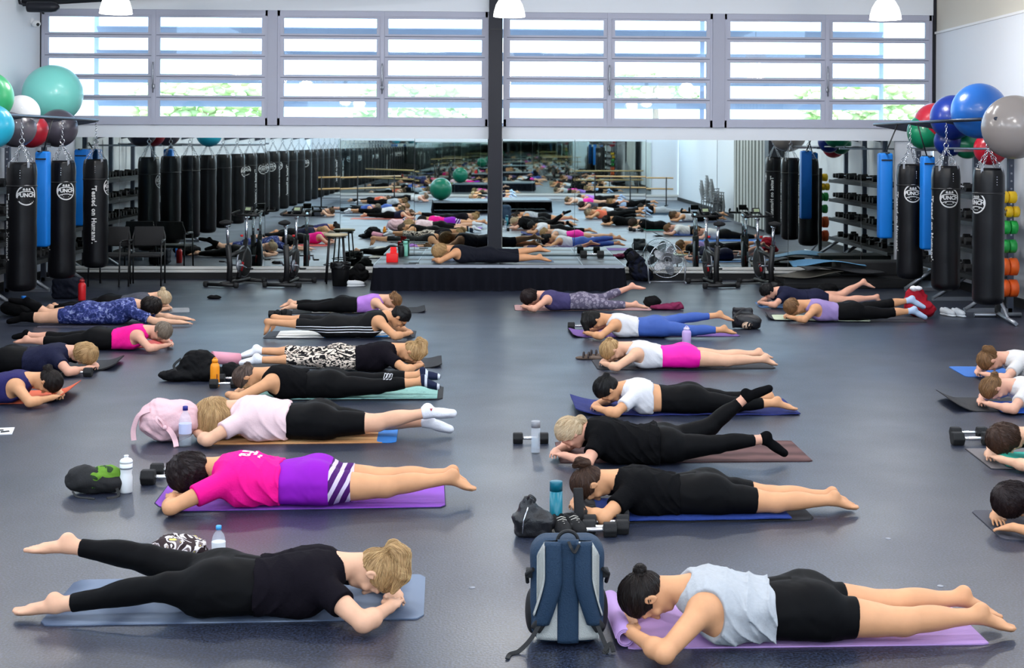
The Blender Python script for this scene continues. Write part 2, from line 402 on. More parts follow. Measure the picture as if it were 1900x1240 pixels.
        for s_, sg in (('N', 1), ('F', -1)):
            sh, el, wr, ti = J['sh' + s_], J['el' + s_], J['wr' + s_], J['ti' + s_]
            ua = rc(P, sh, el, .052 * G, .040); ua = smin(ua, ell(P, sh, (.068, .062, .060)), .03)
            fa = rc(P, el, wr, .042, .026); m = el * .72 + wr * .28; fa = smin(fa, ell(P, m, (.05, .05, .044)), .03)
            arm = smin(ua, fa, .02)
            if coarse: arm = np.minimum(arm, rc(P, wr, wr + (ti - wr) / np.linalg.norm(ti - wr) * .17, .055, .045))
            else: arm = smin(arm, hand(P, wr, ti, (0, 0, 1), -sg * 1.0, True), .014)
            sl[s_] = (ua, sh, el)
            res = np.minimum(res, smin(body, arm, .035) if not coarse else arm)
        fl = P[:, 2]
        res = smax(res, -fl + .002, .012)                    # weight presses soft parts flat against the mat
        o['body'] = res * S
        # ---- clothes
        base = T if coarse else T - (wrinkle(P, .55, wseed, (1.5, .5, 1)) + .55) * top.get('wr', .004) * .6 - folds(P, wseed) * top.get('wr', .004) * 1.25
        x = P[:, 0]; kind = top['kind']; hem = top.get('hem', .66)
        hemw = hem + (.006 * np.sin(P[:, 1] * 31 + wseed) + .004 * np.sin(P[:, 1] * 67))
        offt = top.get('off', .009)
        g = base - offt
        if kind in ('tee',):
            ks = .56 if 'slv' not in top else top['slv']; slv = None
            for s_ in 'NF':
                ua, sh, el = sl[s_]; t = tpar(P, sh, el)
                c = rc(P, sh, el, .062 * G, .064); c = c - (0 if coarse else wrinkle(P, .6, wseed + 2) * .003)
                c = smax(c, (t - ks) * np.linalg.norm(el - sh), .006); slv = c if slv is None else np.minimum(slv, c)
            g = smin(g, slv, .04)
            g = smax(g, -(np.sqrt(((P - np.array([.235, 0, J['neck'][2] + .005])) ** 2).sum(1)) - .075), .006)
        else:
            nr = top.get('neck', .095)
            g = smax(g, -(np.sqrt(((P - np.array([.235, 0, J['neck'][2] + .035])) ** 2).sum(1)) - nr), .008)
            for s_, sg in (('N', 1), ('F', -1)):
                sh = J['sh' + s_]; cut = ell(P, (sh[0] - .01, sh[1] + sg * top.get('arm', .048), sh[2] - .005), (.105, .075, .15)); g = smax(g, -cut, .008)
        g = smax(g, x - hemw, .005)
        if kind == 'bra': g = smax(g, x - .50, .005)
        g = smax(g, -fl + .001, .008)
        o['top'] = g * S
        off = .005; tl = bot.get('t', 1.8)
        Tb = torso(P, G * bot.get('g', 1.0)) - off; Lb = limbs(P, (G * .5 + .5) * bot.get('g', 1.0), off)
        wv = 0 if coarse else wrinkle(P, .9, wseed + 5) * bot.get('wr', .0018)
        bb = None
        for s_ in 'NF':
            hi, kn, an = J['hi' + s_], J['kn' + s_], J['an' + s_]
            if tl <= 1: lg = smax(Lb['th' + s_], (tpar(P, hi, kn) - tl) * np.linalg.norm(kn - hi), .004)
            else:
                lg = smax(Lb['leg' + s_], np.where(tpar(P, hi, kn) < .8, -1, (tpar(P, kn, an) - (tl - 1)) * np.linalg.norm(an - kn)), .004)
            v = smin(Tb, lg, .035); v = smax(v, np.where(x > 1.0, -1.0, -1.0), .001)
            bb = v if bb is None else np.minimum(bb, v)
        bb = smax(bb - wv, bot.get('waist', .62) - x, .005); bb = smax(bb, -fl + .0015, .008)
        # remove the torso cap that would poke past the cut legs is not needed: the torso ends at the crotch
        o['bot'] = bb * S
        if sp.get('sock'):
            hgt = sp['sock'][1]
            for s_ in sp['sock'][2] if len(sp['sock']) > 2 else 'NF':
                kn, an = J['kn' + s_], J['an' + s_]; v = smin(L['ca' + s_], feet[s_] if coarse else feet[s_], .02) - .005
                v = smin(v, rc(P, an * .6 + J['to' + s_] * .4, J['to' + s_] * .86 + an * .14, .034, .030), .02)
                o['sock' + s_] = smax(v, -(tpar(P, kn, an) - hgt) * np.linalg.norm(an - kn), .004) * S
        # ---- hair
        st = hair['style']; th = hair.get('th', .012)
        hv = skull - th
        if not coarse:
            gr = hair.get('gather', (0, -.09, .03)); dv = Q - np.array(gr); ang = np.arctan2(dv[:, 0], dv[:, 1] if abs(gr[2]) > .09 else dv[:, 2])
            hv = hv + (.0016 * np.sin(ang * 38) + .0012 * np.sin(ang * 71 + 1) + .002 * np.sin(ang * 13 + wseed))
        if st in ('bun', 'pony', 'tied', 'lowbun'):
            hv = smin(hv, ell(Q, (0, -.055, -.03), (.058, .045, .05)), .03)
            face = ell(Q, (0, .085, -.045), (.092, .085, .105)); hv = smax(hv, -face, .008)
            hv = smax(hv, -ell(Q, (0.0, .02, -.055), (.12, .045, .045)), .008)
        elif st == 'short':
            hv = smin(hv, ell(Q, (0, -.03, .045), (.076, .078, .078)), .03)
            face = ell(Q, (0, .095, -.045), (.092, .085, .105)); hv = smax(hv, -face, .008)
            hv = smax(hv, -(Q[:, 2] + .065 + Q[:, 1] * .2), .01)
            hv = smax(hv, -ell(Q, (0.0, .012, -.05), (.12, .028, .042)), .008)
            if not coarse: hv = hv - wrinkle(Q, 1.6, wseed) * .005
        else:
            hv = smin(hv, ell(Q, (0, -.02, -.02), (.092, .095, .105)), .02)
            hv = smax(hv, -ell(Q, (0, .115, -.04), (.060, .085, .10)), .01)
            if not coarse and st != 'long': hv = hv - wrinkle(Q, 1.3, wseed) * hair.get('fz', .006)
        if st in ('bun', 'lowbun'):
            gp = np.array(hair.get('at', (0, -.11, .05))); br = hair.get('r', .034)
            bun = ell(Q, gp, (br, br * .9, br))
            if not coarse: bun = bun + .003 * np.sin(np.arctan2(Q[:, 2] - gp[2], Q[:, 0] - gp[0]) * 9 + 60 * (Q[:, 1] - gp[1]))
            hv = smin(hv, bun, .008)
        if hair.get('chain'):
            ch = hair['chain']; rr = hair['cr']
            for a, b, r1, r2 in zip(ch, ch[1:], rr, rr[1:]):
                v = rc(Q, a, b, r1, r2)
                if not coarse: v = v + .003 * np.sin(np.arctan2(Q[:, 1] - a[1] + .01, Q[:, 0] - a[0] + .005) * 11)
                hv = smin(hv, v, .012)
        if st == 'long':                                      # loose hair falling round the face to the mat
            zz = P[:, 2] * 1.0; c = hc
            e = np.sqrt(((P[:, 0] - c[0] - .03) / .155) ** 2 + ((P[:, 1] - c[1]) / .145) ** 2); cur = (e - 1) * .14
            ang = np.arctan2(P[:, 1] - c[1], P[:, 0] - c[0])
            if not coarse: cur = cur + .007 * np.sin(ang * 13 + zz * 9) + .003 * np.sin(ang * 31 + zz * 20)
            cur = smax(cur, zz - c[2] - .045, .07); cur = smax(cur, .02 - zz, .01); hv = smin(hv, cur, .04)
        hv = hv * hs
        hv = smax(hv, -fl + .004, .006)
        o['hair'] = hv * S
        return o
    h = sp.get('h') or float(np.clip(Yc / F * 2.0, .0052, .0125))
    A = np.array([J[k] for k in J]); lo = A.min(0) - [.16, .10, .10]; hi = A.max(0) + [.10, .12, .20]; lo[2] = -.02
    if hair.get('chain') or hair['style'] == 'bun': hi[2] += .05; lo[0] -= .06
    lo_, hi_ = lo * S, hi * S
    xs = sorted([dr * lo_[0], dr * hi_[0]]); ys = sorted([-lo_[1], -hi_[1]])
    res = surface(fields, (xs[0], ys[0], lo_[2]), (xs[1], ys[1], hi_[2]), h, .010)
    b = np_obj('person', *res['body'], mat('skin ' + sp.get('skin', 'warm'), SKIN[sp.get('skin', 'warm')], .55, var=.12, vscale=9, spec=.35))
    b.location = (Xc, Yc, z0)
    tag(b, sp['label'], 'person', sp.get('group'))
    if 'hair' in res and h < .02:
        V, Q4 = res['hair']; n = int(np.clip(1500 * (.0055 / h) ** 1.5, 300, 1500)); n = n * 2 if st_long(hair) else n
        toQ = lambda p: ((p / S * np.array([dr, -1, 1])) - hc) @ HA.T / hs
        frQ = lambda d: (d @ HA) * np.array([dr, -1, 1])
        sV, sQ = strands(V, Q4, hair, toQ, frQ, n, max(.0011, h * .17), sp.get('seed', 1), hair['style'] == 'long')
        o = np_obj('hair', np.concatenate([V, sV]), np.concatenate([Q4, sQ + len(V)]), hair['mat'], b)
        for m2 in HAIR_SHADES[hair['mat'].name]: o.data.materials.append(m2)
        mi = np.zeros(len(Q4) + len(sQ), np.int32); mi[len(Q4):] = np.repeat(np.random.RandomState(3).choice([0, 1, 1, 2], n), 24); o.data.polygons.foreach_set('material_index', mi)
        del res['hair']
    for key, nm, m in (('top', top.get('name', 't_shirt' if top['kind'] == 'tee' else 'tank_top'), top['mat']), ('bot', bot.get('name', 'leggings'), bot['mat']), ('hair', 'hair', hair['mat'])):
        if key in res: np_obj(nm, *res[key], m, b)
    for s_ in 'NF':
        if 'sock' + s_ in res: np_obj('sock', *res['sock' + s_], sp['sock'][0], b)
    sp['_'] = dict(J=J, S=S, Xc=Xc, Yc=Yc, z0=z0, dr=dr, obj=b, hc=hc, HA=HA, fields=fields, h=h)
    return b
# ------------------------------------------------------------ cloth patterns
def pattern(name, c1, c2, kind, rough=.75, **k):
    m = mat(name, c1, rough, spec=.2); nt = m.node_tree; b = nt.nodes['Principled BSDF']; L = nt.links
    tc = nt.nodes.new('ShaderNodeTexCoord'); mp = nt.nodes.new('ShaderNodeMapping'); L.new(tc.outputs['Object'], mp.inputs[0])
    mp.inputs['Scale'].default_value = k.get('scale', (1, 1, 1)); mp.inputs['Rotation'].default_value = k.get('rot', (0, 0, 0))
    rp = nt.nodes.new('ShaderNodeValToRGB'); rp.color_ramp.interpolation = k.get('interp', 'CONSTANT')
    def math_(op, a, b_=None):
        n = nt.nodes.new('ShaderNodeMath'); n.operation = op
        for i, v in enumerate((a, b_)):
            if v is None: continue
            if isinstance(v, (int, float)): n.inputs[i].default_value = v
            else: L.new(v, n.inputs[i])
        return n.outputs[0]
    if kind == 'noise':
        n = nt.nodes.new('ShaderNodeTexNoise'); n.inputs['Scale'].default_value = k.get('s', 12); n.inputs['Detail'].default_value = k.get('detail', 1); n.inputs['Distortion'].default_value = k.get('dist', 2)
        L.new(mp.outputs[0], n.inputs[0]); fac = n.outputs[0]
    elif kind == 'wave':
        n = nt.nodes.new('ShaderNodeTexWave'); n.inputs['Scale'].default_value = k.get('s', 12); n.inputs['Distortion'].default_value = k.get('dist', 4); n.inputs['Detail Scale'].default_value = k.get('ds', 2)
        n.bands_direction = k.get('dirn', 'X'); L.new(mp.outputs[0], n.inputs[0]); fac = n.outputs['Fac']
    elif kind == 'vor':
        n = nt.nodes.new('ShaderNodeTexVoronoi'); n.inputs['Scale'].default_value = k.get('s', 20); n.feature = k.get('feat', 'F1'); L.new(mp.outputs[0], n.inputs[0]); fac = n.outputs['Distance']
    L.new(fac, rp.inputs[0]); e = rp.color_ramp.elements
    e[0].position = 0; e[0].color = (*lin(c1), 1); e[1].position = k.get('p', .5); e[1].color = (*lin(c2), 1)
    for pos, c in k.get('more', []): x = e.new(pos); x.color = (*lin(c), 1)
    out = rp.outputs[0]
    if 'mask' in k:                                         # pattern only where coordinate lo < axis < hi
        sx = nt.nodes.new('ShaderNodeSeparateXYZ'); L.new(tc.outputs['Object'], sx.inputs[0]); f = None
        for ax, lo_, hi_ in k['mask']:
            o_ = sx.outputs[ax]; g = math_('MULTIPLY', math_('GREATER_THAN', o_, lo_), math_('LESS_THAN', o_, hi_)); f = g if f is None else math_('MULTIPLY', f, g)
        mx = nt.nodes.new('ShaderNodeMix'); mx.data_type = 'RGBA'; L.new(f, mx.inputs[0]); mx.inputs[6].default_value = (*lin(k['base']), 1); L.new(out, mx.inputs[7]); out = mx.outputs[2]
    L.new(out, b.inputs['Base Color']); return m
def cl(n, c, r=.8, **k): return mat('cloth ' + n, c, r, bump=.25, bscale=90, sheen=.0, spec=.25, **k)
K_BLK = mat('cloth black', (12, 12, 14), .85, bump=.25, bscale=90, spec=.06); K_BLK2 = mat('cloth faded black', (19, 16, 22), .88, bump=.25, bscale=90, spec=.06); K_LEG = mat('legging black', (10, 10, 12), .65, spec=.09)
K_GRY = cl('heather grey', (172, 175, 180), var=.06, vscale=60); K_WHT = cl('white', (214, 212, 216)); K_PPK = cl('pale pink', (226, 196, 200)); K_HPK = cl('hot pink', (236, 10, 135))
K_PUR = mat('legging purple', (140, 24, 178), .6); K_NVY = cl('navy', (18, 21, 48)); K_IND = cl('indigo', (38, 34, 86)); K_LAV = cl('lavender', (150, 128, 180)); K_VIO = cl('violet', (176, 122, 206))
K_DPU = cl('dusty purple', (62, 56, 96)); K_BLU = mat('legging blue', (52, 84, 160), .65); K_MAG = mat('legging magenta', (238, 0, 160), .6); K_PNK = cl('pink', (242, 20, 140)); K_DGR = cl('dark grey', (74, 76, 86), var=.2, vscale=30)
K_COR = cl('coral', (226, 108, 80)); K_CRM = cl('cream', (206, 202, 200)); K_DNV = cl('deep navy', (10, 13, 26)); K_WSK = cl('sock white', (226, 226, 232)); K_BSK = mat('sock black', (12, 12, 14), .9, spec=.05); K_LSK = cl('sock pale blue', (176, 196, 226)); K_NSK = pattern('sock navy', (22, 30, 56), (200, 205, 215), 'wave', s=3, dist=0, p=.9)
K_ZEB = pattern('zebra cloth', (225, 208, 192), (24, 22, 24), 'noise', s=10, dist=4.5, scale=(.7, 1, 1.5), p=.5)
K_GAL = pattern('galaxy cloth', (18, 22, 52), (32, 44, 96), 'noise', s=22, detail=6, dist=1, interp='LINEAR', p=.46, more=[(.56, (70, 78, 140)), (.68, (150, 160, 200))])
K_GEO = pattern('patterned cloth', (70, 66, 82), (150, 142, 158), 'vor', s=22, p=.32, interp='LINEAR', more=[(.55, (92, 86, 106))])
K_3ST = pattern('striped black cloth', (13, 13, 15), (230, 230, 235), 'wave', s=11.0, dist=0, dirn='Z', p=.78, mask=[(2, .060, .135)], base=(13, 13, 15))
K_PST = pattern('banded purple cloth', (72, 24, 96), (205, 190, 215), 'wave', s=5.6, dist=.8, dirn='X', rot=(0, R(-28), 0), p=.62, mask=[(0, .955, 1.3)], base=(140, 24, 178))
HAIR_SHADES = {}
def hr(n, c, c2):
    m = mat('hair ' + n, c, .45, spec=.35); mid = tuple(int(x * .55 + y * .45) for x, y in zip(c, c2)); m = mat('hair base ' + n, mid, .5, spec=.3)
    HAIR_SHADES[m.name] = [MATS['hair ' + n], mat('hair deep ' + n, tuple(int(x * .3 + y * .7) for x, y in zip(c, c2)), .45, spec=.35)]; return m
H_DRK = hr('dark', (34, 25, 22), (14, 10, 10)); H_BLK = hr('black', (20, 18, 20), (8, 7, 9)); H_BRN = hr('brown', (78, 54, 40), (36, 24, 20)); H_BLO = hr('blond', (206, 172, 122), (122, 88, 56))
H_LBL = hr('light blond', (220, 200, 168), (160, 130, 95)); H_GRY = hr('grey', (150, 136, 120), (84, 72, 64)); H_GBR = hr('ash brown', (112, 94, 84), (48, 38, 36)); H_LBR = hr('light brown', (150, 112, 74), (78, 54, 36)); H_CUR = hr('dark curly', (40, 26, 26), (18, 10, 12))
PONY = dict(chain=[(0, -.10, .02), (.0, -.135, .05), (.035, -.12, .10), (.075, -.04, .125), (.09, .04, .10)], cr=[.018, .034, .040, .036, .014])
def T(kind, m, **k): return dict(kind=kind, mat=m, **k)
def B(m, t=1.8, **k): return dict(mat=m, t=t, **k)
def Hs(style, m, **k): return dict(style=style, mat=m, **k)
PEOPLE = [
 dict(id='R7', dir=1, x0=1152, x1=1892, yb=1190, G=1.12, skin='warm', seed=1, label='person in a heather grey tank top and black shorts beside the big backpack', top=T('tank', K_GRY, hem=.675, wr=.010), bot=B(K_LEG, .40, name='shorts'), hair=Hs('bun', H_DRK, at=(0, -.125, .0), r=.030), J=dict(elN=('l', .15, .39, .045), anN=(1815, 1143, .07), toN=(1890, 1178, .06), anF=(1782, 1110, -.10), toF=(1868, 1152, -.10))),
 dict(id='C7', dir=-1, x0=742, x1=12, yb=1145, G=1.12, skin='fair', seed=2, label='person all in black with a blond ponytail on a blue grey mat, one leg lifted', top=T('tee', K_BLK2, hem=.67, slv=.5), bot=B(K_LEG, 1.86), hair=Hs('pony', H_BLO, **PONY), J=dict(elN=('l', .14, .35, .045), anN=(104, 1124, .10), toN=(14, 1143, .10), knN=(310, 1090, .11), knF=(275, 1038, -.13), anF=(128, 1013, -.14), toF=(26, 1022, -.14))),
 dict(id='C6', dir=1, x0=318, x1=890, yb=936, G=1.14, skin='warm', seed=3, label='person in a hot pink tee and purple banded shorts on a purple mat', top=T('tee', K_HPK, hem=.66, wr=.007), bot=B(K_PST, .46, name='shorts'), hair=Hs('full', H_CUR, th=.028, fz=.010), J=dict(elN=('l', .07, .34, .045), anN=(835, 888, .07), toN=(886, 912, .06), anF=(835, 880, -.03), toF=(872, 903, -.02))),
 dict(id='R6', dir=1, x0=1062, x1=1598, yb=955, G=1.06, skin='warm', seed=4, label='person in a black tee and bike shorts with a brown ponytail, beside four dumbbells', top=T('tee', K_BLK, hem=.67, wr=.006), bot=B(K_LEG, .66, name='shorts'), hair=Hs('pony', H_BRN, chain=[(0, -.10, .015), (0, -.135, .0), (.01, -.155, .035), (.0, -.14, .07)], cr=[.016, .03, .030, .016]), J=dict(elN=('l', .17, .35, .045), anN=(1545, 928, .07), toN=(1597, 954, .06), anF=(1540, 920, -.08), toF=(1580, 940, -.08))),
 dict(id='R5', dir=1, x0=1024, x1=1470, yb=857, G=1.16, skin='pink', seed=5, lift=.03, tilt=22, label='person in a loose black shirt, light blond head raised, far leg bent up', top=T('tee', K_BLK, hem=.80, off=.016, wr=.008, slv=.62), bot=B(K_LEG, 1.80), hair=Hs('tied', H_LBL, th=.018, chain=[(0, -.09, .0), (0, -.12, -.03), (0, -.11, -.08)], cr=[.02, .036, .02]), sock=(K_BSK, .93), J=dict(head=('l', .145, 0, .20), elN=('l', .25, .33, .05), wrN=('l', .10, .15, .06), knN=(1330, 825, .12), anN=(1418, 815, .10), toN=(1468, 850, .10), knF=(1318, 792, -.14), anF=(1385, 737, -.14), toF=(1436, 718, -.14))),
 dict(id='C5', dir=1, x0=366, x1=846, yb=814, G=1.10, skin='fair', seed=6, label='person in a pale pink tee and black shorts with long loose blond hair', top=T('tee', K_PPK, hem=.66, wr=.007, off=.014), bot=B(K_LEG, .78, name='shorts'), hair=Hs('long', H_BLO), sock=(K_WSK, .90), J=dict(elN=('l', .14, .35, .045), knN=(700, 785, .10), anN=(792, 766, .08), toN=(847, 768, .08), knF=(695, 785, -.10), anF=(792, 783, -.06), toF=(841, 799, -.05))),
 dict(id='C4', dir=1, x0=434, x1=818, yb=738, G=1.06, skin='warm', seed=7, label='person in a black tank top with a low bun on a mint towel', top=T('tank', K_BLK, hem=.66), bot=B(K_LEG, 1.62), hair=Hs('lowbun', H_GBR, at=(0, -.11, -.03), r=.032), sock=(K_NSK, .98), J=dict(elN=('l', .10, .35, .045), wrN=('l', -.02, .17, .045), anN=(782, 708, .07), toN=(814, 719, .07), anF=(782, 695, -.07), toF=(816, 700, -.07))),
 dict(id='C3', dir=-1, x0=784, x1=444, yb=686, G=1.04, skin='warm', seed=8, label='person in a dark tee and zebra print leggings with white socks', top=T('tee', K_BLK2, hem=.67), bot=B(K_ZEB, 1.45, wr=.004), hair=Hs('pony', H_BLO, **PONY), sock=(K_WSK, .90), J=dict(elN=('l', .14, .36, .045), knN=(575, 668, .10), anN=(478, 668, .10), toN=(444, 675, .10), knF=(570, 655, -.10), anF=(478, 651, -.10), toF=(446, 662, -.10))),
 dict(id='C2', dir=-1, x0=764, x1=488, yb=625, G=1.0, skin='warm', seed=9, S=1.0, lift=.03, tilt=20, label='person wearing glasses and black pants with white side stripes, toes tucked under', top=T('tank', K_3ST, hem=.67), bot=B(K_3ST, 1.45, name='track_pants', wr=.004, g=1.05), hair=Hs('lowbun', H_BLK, at=(0, -.11, .0), r=.026), J=dict(head=('l', .13, 0, .215), elN=('l', .16, .33, .045), knN=(590, 605, .10), anN=(500, 598, .09), toN=(490, 623, .09), knF=(590, 597, -.10), anF=(512, 590, -.09), toF=(505, 612, -.09))),
 dict(id='C1', dir=-1, x0=744, x1=515, yb=579, G=.98, skin='fair', seed=10, label='person in a violet tank top and black leggings with a messy bun', top=T('tank', K_VIO, hem=.64), bot=B(K_LEG, 1.8), hair=Hs('bun', H_LBR, at=(0, -.115, -.01), r=.034), J=dict(anN=(543, 569, .06), toN=(516, 576, .06), anF=(540, 562, -.06), toF=(518, 570, -.06))),
 dict(id='R1', dir=1, x0=968, x1=1210, yb=574, G=.98, skin='pink', seed=11, label='person in a dusty purple top and patterned leggings, far foot lifted, just below the stage', top=T('tank', K_DPU, hem=.68, arm=.07, neck=.08), bot=B(K_GEO, 1.6), hair=Hs('full', H_CUR, th=.02), J=dict(anN=(1178, 566, .08), toN=(1210, 575, .08), knF=(1120, 553, -.12), anF=(1172, 532, -.14), toF=(1202, 536, -.14))),
 dict(id='R2', dir=1, x0=1084, x1=1369, yb=624, G=.98, skin='warm', seed=12, label='person in a white tank top and blue leggings with a black ponytail', top=T('tank', K_WHT, hem=.64, arm=.055, neck=.10), bot=B(K_BLU, 1.75), hair=Hs('pony', H_BLK, th=.016, chain=[(0, -.10, .05), (.03, -.10, .10), (.06, -.02, .13), (.07, .08, .12)], cr=[.02, .035, .04, .03]), J=dict(head=('l', .125, 0, .185), anN=(1342, 612, .10), toN=(1369, 620, .10), knF=(1262, 592, -.13), anF=(1334, 585, -.15), toF=(1363, 596, -.15))),
 dict(id='R3', dir=1, x0=1115, x1=1443, yb=682, G=.98, skin='fair', seed=13, label='person in a white tank top and magenta shorts with blond hair in a clip', top=T('tank', K_WHT, hem=.62, arm=.055, neck=.10), bot=B(K_MAG, .26, name='shorts', waist=.60), hair=Hs('bun', H_BLO, at=(0, -.115, .0), r=.036, th=.015), J=dict(elN=('l', .13, .33, .045), anN=(1418, 667, .08), toN=(1443, 678, .08), anF=(1406, 656, -.08), toF=(1434, 664, -.08))),
 dict(id='R4', dir=1, x0=1100, x1=1486, yb=766, G=1.02, skin='warm', seed=14, lift=.01, tilt=8, label='person in a cropped white tee and black leggings with a black top bun', top=T('tee', K_WHT, hem=.52, slv=.6, off=.014, wr=.007), bot=B(K_LEG, 1.66, waist=.585), hair=Hs('bun', H_BLK, at=(0, -.125, .03), r=.030, th=.016), J=dict(head=('l', .13, 0, .19), elN=('l', .17, .33, .045), anN=(1440, 748, .08), toN=(1485, 767, .08), anF=(1425, 738, -.09), toF=(1458, 750, -.09))),
 dict(id='S1', dir=1, x0=803, x1=1026, yb=486, z0=.392, G=1.02, skin='warm', seed=15, label='person in a navy tank top and capri leggings lying on the stage', top=T('tank', K_DNV, hem=.66), bot=B(K_DNV, 1.15), hair=Hs('full', H_BLO, th=.018), J=dict(elN=('l', .12, .34, .045), anN=(1000, 478, .09), toN=(1026, 486, .09), anF=(1000, 462, -.10), toF=(1023, 467, -.10))),
 dict(id='L1', dir=-1, x0=316, x1=70, yb=578, G=1.0, skin='fair', seed=16, label='person in a dark grey tee with a blond bun, rearmost of the left group', top=T('tee', K_DGR, hem=.66), bot=B(K_LEG, 1.86), hair=Hs('bun', H_LBL, at=(0, -.13, -.02), r=.036), J=dict(head=('l', .115, 0, .185))),
 dict(id='L2', dir=-1, x0=298, x1=14, yb=600, G=1.1, skin='fair', seed=17, S=1.02, lift=.02, tilt=4, label='person in a navy galaxy print outfit with both arms stretched forward', top=T('tee', K_GAL, hem=.70, slv=.8), bot=B(K_GAL, .52, name='shorts'), hair=Hs('full', H_DRK, th=.014), sock=(K_BSK, .35), J=dict(elN=('l', .02, .23, .05), wrN=('l', -.26, .20, .035), tiN=('l', -.45, .17, .02), elF=('l', .04, -.20, .05), wrF=('l', -.23, -.14, .035), tiF=('l', -.42, -.12, .02), knN=(75, 590, .12), anN=(45, 590, .14), toN=(12, 598, .15), knF=(88, 584, -.10), anF=(50, 562, -.12), toF=(14, 556, -.12))),
 dict(id='L3', dir=-1, x0=318, x1=22, yb=647, G=1.02, skin='pink', seed=18, lift=.01, tilt=0, label='person in a hot pink tank top with short grey hair on a red mat', top=T('tank', K_PNK, hem=.66), bot=B(K_LEG, 1.45), hair=Hs('short', H_GRY, th=.016), sock=(K_BSK, .95, 'F'), J=dict(head=('l', .125, 0, .19), anN=(50, 632, .08), toN=(22, 636, .08), anF=(50, 622, -.09), toF=(24, 626, -.09))),
 dict(id='L4', dir=-1, x0=178, x1=-165, yb=690, G=1.1, skin='pink', seed=19, label='person in a navy tee with short wavy blond hair at the left edge', top=T('tee', K_NVY, hem=.68, slv=.5), bot=B(K_LEG, 1.8), hair=Hs('full', H_BLO, th=.020, fz=.008)),
 dict(id='L5', dir=-1, x0=113, x1=-265, yb=746, G=1.06, skin='warm', seed=20, label='person in an indigo tank top with dark hair on an orange mat', top=T('tank', K_IND, hem=.66), bot=B(K_LEG, 1.8), hair=Hs('tied', H_DRK, th=.016, chain=[(0, -.09, .0), (0, -.125, -.03), (0, -.12, -.06)], cr=[.02, .032, .02])),
 dict(id='Q1', dir=1, x0=1408, x1=1636, yb=567, G=1.04, skin='pink', seed=21, lift=.02, tilt=15, label='person in a navy tee with short black hair, bare leg raised, beside the mat pile', top=T('tee', K_NVY, hem=.70), bot=B(K_NVY, .28, name='shorts'), hair=Hs('short', H_BLK, th=.016), J=dict(head=('l', .14, 0, .21), knN=(1570, 558, .12), anN=(1625, 552, .12), toN=(1636, 563, .12), knF=(1560, 548, -.13), anF=(1601, 524, -.16), toF=(1624, 535, -.16))),
 dict(id='Q2', dir=1, x0=1457, x1=1720, yb=594, G=1.0, skin='warm', seed=22, label='person in a lavender tank top and black capri leggings with pale blue socks', top=T('tank', K_LAV, hem=.66), bot=B(K_LEG, 1.35), hair=Hs('short', H_LBR, th=.016), sock=(K_LSK, .80), J=dict(anN=(1694, 577, .10), toN=(1720, 591, .10), knF=(1640, 566, -.12), anF=(1690, 557, -.13), toF=(1719, 573, -.13))),
 dict(id='Q3', dir=1, x0=1815, x1=2150, yb=702, G=1.02, skin='pink', seed=23, label='person in a cream tee with a white hair tie, the farther of two alike', top=T('tee', K_CRM, hem=.66), bot=B(K_LEG, 1.8), hair=Hs('pony', H_LBR, chain=[(0, -.10, .03), (.02, -.13, .02), (.05, -.12, -.02), (.06, -.08, -.05)], cr=[.018, .03, .034, .02]), J=dict(elN=('l', .15, .37, .045))),
 dict(id='Q4', dir=1, x0=1820, x1=2190, yb=758, G=1.0, skin='pink', seed=24, label='person in a cream tee with a low light brown bun at the right edge', top=T('tee', K_CRM, hem=.66), bot=B(K_LEG, 1.8), hair=Hs('lowbun', H_LBR, at=(0, -.12, -.04), r=.034)),
 dict(id='Q5', dir=1, x0=1836, x1=2290, yb=862, G=1.02, skin='fair', seed=25, label='person with loose brown hair lying beside two dumbbells at the right edge', top=T('tee', K_BLK, hem=.66), bot=B(K_LEG, 1.8), hair=Hs('full', H_BRN, th=.022)),
 dict(id='Q6', dir=1, x0=1848, x1=2370, yb=985, G=1.05, skin='warm', seed=26, label='person with very dark hair and one hand showing, nearest at the right edge', top=T('tee', K_BLK, hem=.66), bot=B(K_LEG, 1.8), hair=Hs('full', H_CUR, th=.026), J=dict(wrN=('l', .04, .20, .05), tiN=('l', -.01, .15, .03))),
]
